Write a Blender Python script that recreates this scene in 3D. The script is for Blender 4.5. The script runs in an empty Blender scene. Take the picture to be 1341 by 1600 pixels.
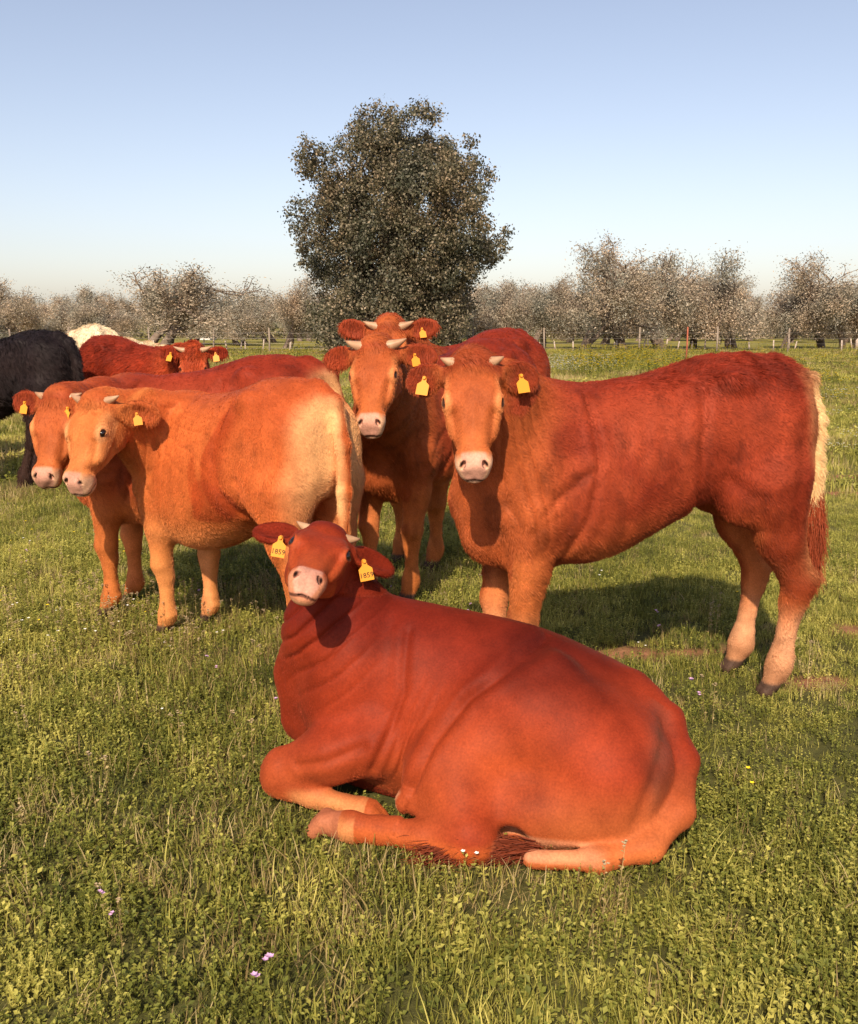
import bpy, math, random
import numpy as np
from mathutils import Vector, Matrix

random.seed(7)
RNG = np.random.default_rng(11)
R = math.radians
scene = bpy.context.scene
COL = scene.collection

# ------------------------------------------------------------------ camera
CAM_H, F_PX, PITCH = 1.5, 1450.0, 11.4
cam = bpy.data.objects.new('camera', bpy.data.cameras.new('camera'))
COL.objects.link(cam)
cam.location = (0, 0, CAM_H)
cam.rotation_euler = (R(90 - PITCH), 0, 0)
cam.data.sensor_fit = 'VERTICAL'
cam.data.sensor_height = 24.0
cam.data.lens = F_PX / 1600 * 24.0
cam.data.clip_start = 0.05
cam.data.clip_end = 3000
scene.camera = cam

# ------------------------------------------------------------------ world, sun, exposure
SUN_EL, SUN_DX, SUN_DY = 41.0, 0.20, 1.0          # the light travels towards +y and a little +x
SUN_AZ = math.atan2(-SUN_DX, -SUN_DY)             # direction of the sun seen from the scene, from +y clockwise
world = bpy.data.worlds.new('World')
scene.world = world
world.use_nodes = True
nt = world.node_tree
bg = nt.nodes['Background']
sky = nt.nodes.new('ShaderNodeTexSky')
sky.sky_type = 'NISHITA'
sky.sun_disc = False
sky.sun_elevation = R(SUN_EL)
sky.sun_rotation = SUN_AZ
sky.altitude = 50
sky.air_density = 1.0
sky.dust_density = 1.5
sky.ozone_density = 1.0
gm = nt.nodes.new('ShaderNodeGamma'); gm.inputs[1].default_value = 1.0
tint = nt.nodes.new('ShaderNodeMix'); tint.data_type = 'RGBA'; tint.blend_type = 'MULTIPLY'
tint.inputs[0].default_value = 1.0; tint.inputs[7].default_value = (1.08, 0.96, 0.955, 1)
nt.links.new(sky.outputs[0], gm.inputs[0]); nt.links.new(gm.outputs[0], tint.inputs[6]); 
hsv = nt.nodes.new('ShaderNodeHueSaturation'); hsv.inputs['Saturation'].default_value = 0.80
nt.links.new(tint.outputs[2], hsv.inputs['Color']); nt.links.new(hsv.outputs[0], bg.inputs[0])
bg.inputs[1].default_value = 0.14
sun = bpy.data.objects.new('sun', bpy.data.lights.new('sun', 'SUN'))
COL.objects.link(sun)
sun.data.energy = 5.0
sun.data.angle = R(0.5)
sun.data.color = (1.0, 0.84, 0.62)
_h = Vector((SUN_DX, SUN_DY, 0)).normalized() * math.cos(R(SUN_EL))
sun.rotation_euler = Vector((_h.x, _h.y, -math.sin(R(SUN_EL)))).to_track_quat('-Z', 'Y').to_euler()
scene.view_settings.view_transform = 'Standard'
scene.view_settings.look = 'None'
scene.view_settings.gamma = 1
scene.view_settings.use_curve_mapping = False
scene.view_settings.exposure = 0.28


# ------------------------------------------------------------------ small helpers
def ray(u, v):
    a, b = (u - 670.5) / F_PX, (v - 800) / F_PX
    p = R(PITCH)
    f = np.array([0, math.cos(p), -math.sin(p)]); up = np.array([0, math.sin(p), math.cos(p)])
    return f + a * np.array([1.0, 0, 0]) - b * up


def at(u, v, dist):
    """the point at ground distance dist (along y) seen at photograph pixel u, v"""
    r = ray(u, v)
    return np.array([0, 0, CAM_H]) + r * (dist / r[1])


def ground_at(u, v):
    r = ray(u, v)
    return np.array([0, 0, CAM_H]) + r * (CAM_H / -r[2])


def norm(v):
    v = np.asarray(v, float)
    return v / (np.linalg.norm(v) + 1e-12)


def tag(o, label=None, cat=None, group=None, kind=None):
    if label: o['label'] = label
    if cat: o['category'] = cat
    if group: o['group'] = group
    if kind: o['kind'] = kind
    return o


def link(name, data, parent=None):
    o = bpy.data.objects.new(name, data)
    COL.objects.link(o)
    if parent is not None: o.parent = parent
    return o


def empty(name, loc, rz=0.0):
    o = link(name, None)
    o.location = loc
    o.rotation_euler = (0, 0, rz)
    o.empty_display_size = 0.2
    return o


def mesh_np(name, verts, faces, smooth=False, mats=(), midx=None, colors=None):
    """verts (n,3), faces (m,3) or (m,4) arrays"""
    me = bpy.data.meshes.new(name)
    verts = np.asarray(verts, np.float32); faces = np.asarray(faces, np.int32)
    me.vertices.add(len(verts)); me.vertices.foreach_set('co', verts.ravel())
    k = faces.shape[1]
    me.loops.add(faces.size); me.loops.foreach_set('vertex_index', faces.ravel())
    me.polygons.add(len(faces))
    me.polygons.foreach_set('loop_start', np.arange(0, faces.size, k, dtype=np.int32))
    me.polygons.foreach_set('use_smooth', np.full(len(faces), smooth))
    for m in mats: me.materials.append(m)
    if midx is not None: me.polygons.foreach_set('material_index', np.asarray(midx, np.int32))
    me.update(calc_edges=True)
    me.validate()
    if colors is not None:
        a = me.attributes.new('Col', 'FLOAT_COLOR', 'POINT')
        c = np.ones((len(verts), 4), np.float32); c[:, :3] = colors
        a.data.foreach_set('color', c.ravel())
    return me


class MB:
    """collects tubes, boxes and quads into one mesh"""
    def __init__(self): self.v, self.f = [], []

    def tube(self, pts, radii, n=6, cap=True):
        pts = [np.asarray(p, float) for p in pts]
        b0 = len(self.v)
        t = norm(pts[1] - pts[0])
        a = norm(np.cross(t, [0.13, 0.31, 1.0] if abs(t[2]) < 0.9 else [1.0, 0.2, 0]))
        for i, p in enumerate(pts):
            t = norm(pts[min(i + 1, len(pts) - 1)] - pts[max(i - 1, 0)])
            a = norm(a - t * np.dot(a, t)); b = np.cross(t, a)
            for k in range(n):
                w = 2 * math.pi * k / n
                self.v.append(p + radii[i] * (a * math.cos(w) + b * math.sin(w)))
        for i in range(len(pts) - 1):
            for k in range(n):
                q = b0 + i * n
                self.f.append((q + k, q + (k + 1) % n, q + n + (k + 1) % n, q + n + k))
        if cap:
            for base, pt, flip in ((b0, pts[0], 1), (b0 + (len(pts) - 1) * n, pts[-1], 0)):
                c = len(self.v); self.v.append(pt)
                for k in range(n):
                    x, y = base + k, base + (k + 1) % n
                    self.f.append((y, x, c, c) if flip else (x, y, c, c))

    def box(self, lo, hi):
        b = len(self.v)
        for z in (lo[2], hi[2]):
            for x, y in ((lo[0], lo[1]), (hi[0], lo[1]), (hi[0], hi[1]), (lo[0], hi[1])):
                self.v.append(np.array([x, y, z], float))
        for q in ((3, 2, 1, 0), (4, 5, 6, 7), (0, 1, 5, 4), (1, 2, 6, 5), (2, 3, 7, 6), (3, 0, 4, 7)):
            self.f.append(tuple(b + i for i in q))

    def build(self, name, mat, parent=None, smooth=True):
        me = bpy.data.meshes.new(name)
        fs = [tuple(dict.fromkeys(f)) for f in self.f]
        me.from_pydata([tuple(v) for v in self.v], [], fs)
        me.polygons.foreach_set('use_smooth', np.full(len(me.polygons), smooth))
        me.materials.append(mat)
        me.update()
        return link(name, me, parent)


# ------------------------------------------------------------------ materials
def new_mat(name, color=(0.5, 0.5, 0.5), rough=0.7, spec=0.3):
    m = bpy.data.materials.new(name); m.use_nodes = True
    b = m.node_tree.nodes['Principled BSDF']
    b.inputs['Base Color'].default_value = (*color, 1)
    b.inputs['Roughness'].default_value = rough
    b.inputs['Specular IOR Level'].default_value = spec
    return m, m.node_tree, b


def N(nt, typ, **kw):
    n = nt.nodes.new(typ)
    for k, v in kw.items():
        if k in n.inputs: n.inputs[k].default_value = v
        else: setattr(n, k, v)
    return n


def ramp(nt, fac, stops):
    r = nt.nodes.new('ShaderNodeValToRGB')
    e = r.color_ramp.elements
    while len(e) < len(stops): e.new(0.5)
    for i, (p, c) in enumerate(stops):
        e[i].position = p; e[i].color = (*c, 1) if len(c) == 3 else c
    nt.links.new(fac, r.inputs[0])
    return r.outputs[0]


def mixc(nt, fac, a, b, typ='MIX'):
    m = nt.nodes.new('ShaderNodeMix'); m.data_type = 'RGBA'; m.blend_type = typ
    for sock, val in ((m.inputs[0], fac), (m.inputs[6], a), (m.inputs[7], b)):
        if hasattr(val, 'is_linked') or hasattr(val, 'links'): nt.links.new(val, sock)
        elif isinstance(val, (int, float)): sock.default_value = val
        else: sock.default_value = (*val, 1)
    return m.outputs[2]


def simple_noise_mat(name, c1, c2, scale, rough=0.8, spec=0.2, bump=0.0, obj=True, stretch=None):
    m, t, b = new_mat(name, c1, rough, spec)
    tc = N(t, 'ShaderNodeTexCoord')
    src = tc.outputs['Object']
    if stretch:
        mp = N(t, 'ShaderNodeMapping'); mp.inputs['Scale'].default_value = stretch
        t.links.new(src, mp.inputs[0]); src = mp.outputs[0]
    no = N(t, 'ShaderNodeTexNoise', Scale=scale, Detail=6.0)
    t.links.new(src, no.inputs['Vector'])
    t.links.new(ramp(t, no.outputs[0], [(0.3, c1), (0.7, c2)]), b.inputs['Base Color'])
    if bump:
        bp = N(t, 'ShaderNodeBump', Strength=bump, Distance=0.02)
        t.links.new(no.outputs[0], bp.inputs['Height']); t.links.new(bp.outputs[0], b.inputs['Normal'])
    return m


def coat_mat():
    m, t, b = new_mat('cow_coat', rough=0.6, spec=0.10)
    at_ = N(t, 'ShaderNodeAttribute', attribute_name='Col')
    tc = N(t, 'ShaderNodeTexCoord')
    n1 = N(t, 'ShaderNodeTexNoise', Scale=9.0, Detail=5.0, Roughness=0.6)
    n2 = N(t, 'ShaderNodeTexNoise', Scale=150.0, Detail=2.0)
    t.links.new(tc.outputs['Object'], n1.inputs['Vector']); t.links.new(tc.outputs['Object'], n2.inputs['Vector'])
    v1 = ramp(t, n1.outputs[0], [(0.25, (0.66, 0.6, 0.58)), (0.75, (1.18, 1.2, 1.2))])
    v2 = ramp(t, n2.outputs[0], [(0.3, (0.84, 0.84, 0.84)), (0.7, (1.12, 1.12, 1.12))])
    c = mixc(t, 1.0, at_.outputs['Color'], v1, 'MULTIPLY')
    c = mixc(t, 1.0, c, v2, 'MULTIPLY')
    t.links.new(c, b.inputs['Base Color'])
    bp = N(t, 'ShaderNodeBump', Strength=0.12, Distance=0.003)
    t.links.new(n2.outputs[0], bp.inputs['Height']); t.links.new(bp.outputs[0], b.inputs['Normal'])
    b.inputs['Sheen Weight'].default_value = 0.03
    b.inputs['Sheen Roughness'].default_value = 0.4
    b.inputs['Sheen Tint'].default_value = (1, 0.6, 0.4, 1)
    return m


def hair_mat():
    m, t, b = new_mat('cow_hair', rough=0.5, spec=0.14)
    at_ = N(t, 'ShaderNodeAttribute', attribute_name='Col')
    t.links.new(at_.outputs['Color'], b.inputs['Base Color'])
    return m


M_COAT = coat_mat()
M_HAIR = hair_mat()
M_EYE, _, _b = new_mat('eye_dark', (0.012, 0.006, 0.004), 0.08, 0.6)
M_HORN = simple_noise_mat('horn', (0.32, 0.16, 0.085), (0.46, 0.28, 0.16), 25, 0.45, 0.4)
M_TAG, _, _ = new_mat('tag_yellow', (0.70, 0.27, 0.02), 0.5, 0.3)
M_INK, _, _ = new_mat('tag_ink', (0.05, 0.03, 0.02), 0.6, 0.2)

# ------------------------------------------------------------------ implicit sculpting
BIG = 1.0


class Field:
    def __init__(self, xs, ys, zs):
        self.g = [np.asarray(a, np.float32) for a in (xs, ys, zs)]
        self.D = np.full([len(a) for a in self.g], BIG, np.float32)

    def sub(self, lo, hi, pad):
        sl = []
        for a, l, h in zip(self.g, lo, hi):
            i0 = max(int(np.searchsorted(a, l - pad)) - 1, 0)
            i1 = min(int(np.searchsorted(a, h + pad)) + 1, len(a))
            if i1 <= i0: return None
            sl.append(slice(i0, i1))
        X = self.g[0][sl[0]][:, None, None]; Y = self.g[1][sl[1]][None, :, None]; Z = self.g[2][sl[2]][None, None, :]
        return tuple(sl), X, Y, Z

    def add(self, fn, lo, hi, k=0.04, op='add'):
        s = self.sub(lo, hi, max(k, 0.03) + 0.02)
        if s is None: return
        sl, X, Y, Z = s
        d = fn(X, Y, Z).astype(np.float32)
        D = self.D[sl]
        if op == 'add':
            h = np.maximum(k - np.abs(D - d), 0) / k
            self.D[sl] = np.minimum(D, d) - h * h * k * 0.25
        else:
            d = -d
            h = np.maximum(k - np.abs(D - d), 0) / k
            self.D[sl] = np.maximum(D, d) + h * h * k * 0.25

    # a, b end points, ra, rb radii; squash: (axis, factor) scales distance along the axis (factor > 1 = thinner)
    def cone(self, a, b, ra, rb, k=0.04, squash=None, op='add'):
        a = np.asarray(a, float); b = np.asarray(b, float)
        ba = b - a; L2 = float(ba @ ba) + 1e-9

        def fn(X, Y, Z):
            px, py, pz = X - a[0], Y - a[1], Z - a[2]
            if squash is not None:
                n, s = norm(squash[0]), squash[1]
                q = (px * n[0] + py * n[1] + pz * n[2])
                h = np.clip((px * ba[0] + py * ba[1] + pz * ba[2]) / L2, 0, 1)
                dx, dy, dz = px - h * ba[0], py - h * ba[1], pz - h * ba[2]
                q = (dx * n[0] + dy * n[1] + dz * n[2]) * (s - 1)
                dx, dy, dz = dx + q * n[0], dy + q * n[1], dz + q * n[2]
                hs = h
            else:
                h = np.clip((px * ba[0] + py * ba[1] + pz * ba[2]) / L2, 0, 1)
                dx, dy, dz = px - h * ba[0], py - h * ba[1], pz - h * ba[2]
                hs = h
            return np.sqrt(dx * dx + dy * dy + dz * dz) - (ra + (rb - ra) * hs)
        r = max(ra, rb)
        self.add(fn, np.minimum(a, b) - r, np.maximum(a, b) + r, k, op)

    def chain(self, pts, radii, k=0.03, squash=None, k0=None):
        for i in range(len(pts) - 1):
            self.cone(pts[i], pts[i + 1], radii[i], radii[i + 1], k if i else (k0 or max(k, 0.05)), squash)

    def ellipsoid(self, c, r, k=0.04, rot=None, op='add', power=2.0):
        """rot: 3x3 with columns = ellipsoid axes"""
        c = np.asarray(c, float); r = np.asarray(r, float)
        M = np.eye(3) if rot is None else np.asarray(rot, float)

        def fn(X, Y, Z):
            px, py, pz = X - c[0], Y - c[1], Z - c[2]
            q = [(px * M[0, i] + py * M[1, i] + pz * M[2, i]) / r[i] for i in range(3)]
            if power == 2.0:
                rho = np.sqrt(q[0] ** 2 + q[1] ** 2 + q[2] ** 2)
                g = np.sqrt((q[0] / r[0]) ** 2 + (q[1] / r[1]) ** 2 + (q[2] / r[2]) ** 2) + 1e-6
                return rho * (rho - 1) / g
            rho = (np.abs(q[0]) ** power + np.abs(q[1]) ** power + np.abs(q[2]) ** power) ** (1 / power)
            return (rho - 1) * r.min()
        ext = np.sqrt((M * r[None, :]) ** 2 @ np.ones(3))
        self.add(fn, c - ext, c + ext, k, op)

    def loft(self, st, k=0.05, n=2.2, origin=None, rot=None, scale=1.0, cw=0.5, op='add', nt=2.0):
        """st rows: x, top, bottom, half width; section axis x of the frame"""
        st = np.asarray(st, float) * scale
        xs = st[:, 0]
        fine = np.linspace(xs[0], xs[-1], 120)
        cols = [pchip(xs, st[:, j], fine) for j in (1, 2, 3)]
        O = np.zeros(3) if origin is None else np.asarray(origin, float)
        M = np.eye(3) if rot is None else np.asarray(rot, float)
        x0, x1 = xs[0], xs[-1]

        def fn(X, Y, Z):
            if rot is None:
                lx, ly, lz = X - O[0], Y - O[1], Z - O[2]
            else:
                px, py, pz = X - O[0], Y - O[1], Z - O[2]
                lx, ly, lz = [px * M[0, i] + py * M[1, i] + pz * M[2, i] for i in range(3)]
            xc = np.clip(lx, x0, x1)
            top, bot, w = [np.interp(xc, fine, c) for c in cols]
            c = bot + (top - bot) * cw
            v = np.where(lz > c, (lz - c) / (top - c), (c - lz) / (c - bot))
            u = np.abs(ly) / w
            e = np.where(lz > c, nt, n)
            rho = (u ** e + v ** e) ** (1 / e)
            d = (rho - 1) * np.minimum(w, np.minimum(top - c, c - bot)) * 1.0
            over = np.abs(lx - xc)
            return np.where(over > 0, np.sqrt(np.maximum(d, 0) ** 2 + over ** 2) + np.minimum(d, 0) * 0, d)
        lo = np.array([x0, -st[:, 3].max(), st[:, 2].min()]); hi = np.array([x1, st[:, 3].max(), st[:, 1].max()])
        cs = np.array([[a, b, c] for a in (lo[0], hi[0]) for b in (lo[1], hi[1]) for c in (lo[2], hi[2])]) @ M.T + O
        self.add(fn, cs.min(0), cs.max(0), k, op)

    def sample(self, pt):
        i = [min(max(int(np.searchsorted(a, c)), 1), len(a) - 1) for a, c in zip(self.g, pt)]
        f = [(c - a[k - 1]) / (a[k] - a[k - 1]) for a, c, k in zip(self.g, pt, i)]
        v = 0.0
        for a_ in (0, 1):
            for b_ in (0, 1):
                for c_ in (0, 1):
                    w = (f[0] if a_ else 1 - f[0]) * (f[1] if b_ else 1 - f[1]) * (f[2] if c_ else 1 - f[2])
                    v += w * self.D[i[0] - 1 + a_, i[1] - 1 + b_, i[2] - 1 + c_]
        return v

    def mesh(self):
        D = self.D; gx, gy, gz = self.g
        S = D < 0
        nx, ny, nz = D.shape
        cnt = np.zeros((nx - 1, ny - 1, nz - 1), np.int8)
        for i in (0, 1):
            for j in (0, 1):
                for l in (0, 1):
                    cnt += S[i:nx - 1 + i, j:ny - 1 + j, l:nz - 1 + l]
        mixed = (cnt > 0) & (cnt < 8)
        I, J, K = np.nonzero(mixed)
        idx = np.full(mixed.shape, -1, np.int32); idx[I, J, K] = np.arange(len(I))
        acc = np.zeros((len(I), 3)); n = np.zeros(len(I))
        cor = [(i, j, l) for i in (0, 1) for j in (0, 1) for l in (0, 1)]
        val = {c: D[I + c[0], J + c[1], K + c[2]] for c in cor}
        pos = {c: np.stack([gx[I + c[0]], gy[J + c[1]], gz[K + c[2]]], 1) for c in cor}
        for a in cor:
            for ax in range(3):
                if a[ax]: continue
                b = list(a); b[ax] = 1; b = tuple(b)
                va, vb = val[a], val[b]
                m = (va < 0) != (vb < 0)
                t = np.clip(va / np.where(m, va - vb, 1), 0, 1)
                p = pos[a] + (pos[b] - pos[a]) * t[:, None]
                acc[m] += p[m]; n[m] += 1
        V = acc / n[:, None]
        quads = []
        # x edges
        A, B = S[:-1, 1:-1, 1:-1], S[1:, 1:-1, 1:-1]
        for flip, mask in ((0, A & ~B), (1, ~A & B)):
            i, j, k = np.nonzero(mask); j = j + 1; k = k + 1
            q = np.stack([idx[i, j - 1, k - 1], idx[i, j, k - 1], idx[i, j, k], idx[i, j - 1, k]], 1)
            quads.append(q[:, ::-1] if flip else q)
        A, B = S[1:-1, :-1, 1:-1], S[1:-1, 1:, 1:-1]
        for flip, mask in ((0, A & ~B), (1, ~A & B)):
            i, j, k = np.nonzero(mask); i = i + 1; k = k + 1
            q = np.stack([idx[i - 1, j, k - 1], idx[i - 1, j, k], idx[i, j, k], idx[i, j, k - 1]], 1)
            quads.append(q[:, ::-1] if flip else q)
        A, B = S[1:-1, 1:-1, :-1], S[1:-1, 1:-1, 1:]
        for flip, mask in ((0, A & ~B), (1, ~A & B)):
            i, j, k = np.nonzero(mask); i = i + 1; j = j + 1
            q = np.stack([idx[i - 1, j - 1, k], idx[i, j - 1, k], idx[i, j, k], idx[i - 1, j, k]], 1)
            quads.append(q[:, ::-1] if flip else q)
        Q = np.concatenate(quads)
        # keep the largest connected body
        lab = np.arange(len(V))
        for _ in range(400):
            m = lab[Q].min(1)
            new = lab.copy()
            for c in range(4): np.minimum.at(new, Q[:, c], m)
            new = new[new]
            if (new == lab).all(): break
            lab = new
        main = np.bincount(lab[Q[:, 0]]).argmax()
        Q = Q[lab[Q[:, 0]] == main]
        used = np.zeros(len(V), bool); used[Q] = True
        rem = np.cumsum(used) - 1
        V = V[used]; Q = rem[Q]
        # two light smoothing passes
        E = np.concatenate([Q[:, [0, 1]], Q[:, [1, 2]], Q[:, [2, 3]], Q[:, [3, 0]]])
        for lam in (0.45, 0.45):
            s = np.zeros_like(V); c = np.bincount(E[:, 0], minlength=len(V)) + np.bincount(E[:, 1], minlength=len(V))
            for a in range(3):
                s[:, a] = np.bincount(E[:, 0], V[E[:, 1], a], len(V)) + np.bincount(E[:, 1], V[E[:, 0], a], len(V))
            V = V + lam * (s / c[:, None] - V)
        return V, Q


def pchip(x, y, xi):
    h = np.diff(x); d = np.diff(y) / h
    m = np.zeros(len(x))
    for i in range(1, len(x) - 1):
        if d[i - 1] * d[i] > 0:
            w1, w2 = 2 * h[i] + h[i - 1], h[i] + 2 * h[i - 1]
            m[i] = (w1 + w2) / (w1 / d[i - 1] + w2 / d[i])
    m[0], m[-1] = d[0], d[-1]
    i = np.clip(np.searchsorted(x, xi) - 1, 0, len(x) - 2)
    t = (xi - x[i]) / h[i]
    return ((2 * t**3 - 3 * t**2 + 1) * y[i] + (t**3 - 2 * t**2 + t) * h[i] * m[i]
            + (-2 * t**3 + 3 * t**2) * y[i + 1] + (t**3 - t**2) * h[i] * m[i + 1])


def axis_grid(lo, hi, f0, f1, coarse, fine):
    """coordinates from lo to hi: fine between f0 and f1, coarse elsewhere"""
    out = []
    f0, f1 = max(lo, f0), min(hi, f1)
    if f0 > lo: out.append(np.arange(lo, f0, coarse))
    out.append(np.arange(f0, f1, fine))
    if f1 < hi: out.append(np.arange(f1, hi, coarse))
    a = np.concatenate(out)
    keep = np.concatenate([[True], np.diff(a) > fine * 0.4])
    return a[keep]


def vnoise(P, scale, seed=0):
    """smooth value noise in -1..1 at points P"""
    rs = np.random.default_rng(seed + 99)
    T = rs.random(4096) * 2 - 1
    q = np.asarray(P) * scale + 1000
    i = np.floor(q).astype(np.int64); f = q - i; f = f * f * (3 - 2 * f)
    out = np.zeros(len(q))
    for a in (0, 1):
        for b in (0, 1):
            for c in (0, 1):
                h = ((i[:, 0] + a) * 73856093 ^ (i[:, 1] + b) * 19349663 ^ (i[:, 2] + c) * 83492791) & 4095
                w = (f[:, 0] if a else 1 - f[:, 0]) * (f[:, 1] if b else 1 - f[:, 1]) * (f[:, 2] if c else 1 - f[:, 2])
                out += T[h] * w
    return out


def sstep(a, b, x):
    t = np.clip((x - a) / (b - a), 0, 1)
    return t * t * (3 - 2 * t)


# ------------------------------------------------------------------ cattle
HEAD_ST = [(-.085, .005, -.035, .02), (-.06, .045, -.07, .055), (-.03, .066, -.10, .084), (.02, .074, -.135, .100), (.08, .076, -.158, .107), (.13, .074, -.165, .107),
           (.17, .068, -.160, .103), (.21, .061, -.146, .095), (.26, .053, -.124, .083), (.31, .047, -.100, .070), (.355, .043, -.084, .062), (.395, .036, -.076, .063),
           (.425, .022, -.074, .060), (.450, -.004, -.070, .055), (.468, -.030, -.058, .03)]

TORSO = [(-.755, 1.06, .98, .02), (-.73, 1.20, .92, .10), (-.68, 1.29, .86, .16), (-.60, 1.345, .84, .20), (-.48, 1.38, .84, .225), (-.35, 1.375, .825, .235),
         (-.2, 1.335, .745, .248), (-.05, 1.295, .660, .262), (.08, 1.28, .600, .266), (.2, 1.27, .58, .256), (.36, 1.27, .58, .215), (.48, 1.225, .62, .175),
         (.57, 1.14, .70, .12), (.64, 1.0, .80, .05)]


def hoof(F, p, fwd, s, k=0.012):
    p = np.asarray(p, float)
    f = norm(fwd)
    side = norm(np.cross([0, 0, 1], f)) if abs(f[2]) < .9 else np.array([0, 1, 0])
    for sg in (-1, 1):
        F.cone(p + side * sg * .016 * s + np.array([0, 0, .012 * s]), p + f * .032 * s + side * sg * .018 * s - np.array([0, 0, .018 * s]), .028 * s, .025 * s, k)


def build_head(F, P, Rh, s, ear_droop=(-.25, -.25), es=1.0, eo=1.0, ex=-.16):
    """P poll in body frame; Rh columns = nose, cow's left, forehead normal"""
    W = lambda x, y, z: P + Rh @ (np.array([x, y, z]) * s)
    F.loft(HEAD_ST, k=.03, n=2.5, nt=2.7, origin=P, rot=Rh, scale=s, cw=.52)
    rot = Rh
    A3 = lambda *v: np.array(v) * s
    for sg in (-1, 1):
        F.ellipsoid(W(.130, sg * .076, .050), A3(.050, .028, .018), k=.045, rot=rot)            # brow
        F.ellipsoid(W(.205, sg * .080, .018), A3(.050, .022, .024), k=.045, rot=rot)            # below the eye
        F.ellipsoid(W(.22, sg * .078, -.015), A3(.075, .018, .020), k=.03, rot=rot)             # cheek bone
        F.ellipsoid(W(.10, sg * .078, -.10), A3(.075, .032, .062), k=.04, rot=rot)              # jaw
        F.ellipsoid(W(.398, sg * .041, .004), A3(.038, .026, .028), k=.02, rot=rot)             # nostril wing
        F.ellipsoid(W(.280, sg * .082, .044), A3(.060, .014, .018), k=.03, rot=rot, op='cut')   # hollow beside the nose
    F.ellipsoid(W(-.015, 0, .062), A3(.05, .07, .032), k=.04, rot=rot)                          # poll
    F.ellipsoid(W(.405, 0, -.010), A3(.045, .061, .040), k=.02, rot=rot, power=2.4)             # muzzle
    F.ellipsoid(W(.405, 0, -.072), A3(.052, .048, .026), k=.02, rot=rot)                        # chin
    F.ellipsoid(W(.438, 0, -.062), A3(.026, .040, .018), k=.015, rot=rot)                       # lower lip
    for sg in (-1, 1):
        ax = np.stack([norm(Rh @ np.array([.80, sg * .45, -.55])), norm(Rh @ np.array([.45, sg * .35, .8])), np.zeros(3)], 1)
        ax[:, 1] = norm(ax[:, 1] - ax[:, 0] * (ax[:, 0] @ ax[:, 1])); ax[:, 2] = np.cross(ax[:, 0], ax[:, 1])
        F.ellipsoid(W(.426, sg * .042, .018), A3(.020, .023, .0085), k=.005, rot=ax, op='cut')    # nostril
    F.cone(W(.455, 0, .012), W(.478, 0, -.040), .003 * s, .003 * s, .008, op='cut')                # philtrum
    mp = []
    for i in range(9):
        y = -.068 + .136 * i / 8; q = (y / .068) ** 2
        mp.append(W(.466 - .070 * q, y, -.042 - .020 * q))
    for i in range(8): F.cone(mp[i], mp[i + 1], .0048 * s, .0048 * s, .004, op='cut')
    # ears
    for i, sg in enumerate((-1, 1)):
        e = norm([ex, sg * .93, ear_droop[i]])
        n = np.array([.35, sg * .12, .9]); n = norm(n - e * (n @ e)); w = np.cross(n, e)
        M = Rh @ np.stack([e, w, n], 1)
        b = np.array([.015, sg * .095, .005])
        F.cone(W(*(b - e * .02)), W(*(b + e * .05)), .036 * s, .03 * s, .03)
        c = b + e * (.125 + .10 * (es - 1))
        F.ellipsoid(W(*c), np.array([.098 * es, .066 * es, .024]) * s, k=.02, rot=M)
        F.ellipsoid(W(*(c + n * .022 - e * .004)), np.array([.088 * es, .050 * es, .024]) * s, k=.01, rot=M, op='cut')


def build_eyes(F, P, Rh, s, eo):
    """lids and sockets, set on the surface the head has there; returns the surface points in head coordinates"""
    out = {}
    for sg in (-1, 1):
        n = norm([.14, sg * .84, .53])
        u = norm(np.array([1, 0, 0]) - n * n[0])
        M = Rh @ np.stack([u, np.cross(n, u), n], 1)
        E = np.array([.162, sg * .060, .016])
        t = .02
        while t < .09 and F.sample(P + Rh @ ((E + n * t) * s)) < 0: t += .0008
        S = E + n * t
        out[sg] = (S, n)
        Wd = P + Rh @ (S * s)
        A3 = lambda *v: np.array(v) * s
        up = M[:, 1] * (1 if (Rh.T @ M[:, 1])[2] > 0 else -1); fx = M[:, 0]; nn_ = M[:, 2]
        L_ = lambda a, b_, c: Wd + (fx * a * eo + up * b_ * eo + nn_ * c) * s
        F.ellipsoid(Wd - nn_ * .004 * s, A3(.034, .024, .010), k=.015, rot=M)
        F.ellipsoid(Wd + nn_ * .010 * s, A3(.0225 * eo, .0135 * eo, .020), k=.004, rot=M, op='cut')
        F.chain([L_(-.027, .003, .003), L_(-.014, .0160, .007), L_(.004, .0175, .007), L_(.023, .006, .004)], [.004 * s, .0062 * s, .0062 * s, .004 * s], k=.005, k0=.005)
        F.chain([L_(-.025, -.003, .002), L_(-.008, -.0155, .004), L_(.008, -.0155, .004), L_(.024, -.001, .002)], [.003 * s, .0045 * s, .0045 * s, .003 * s], k=.005, k0=.005)
    return out


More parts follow.
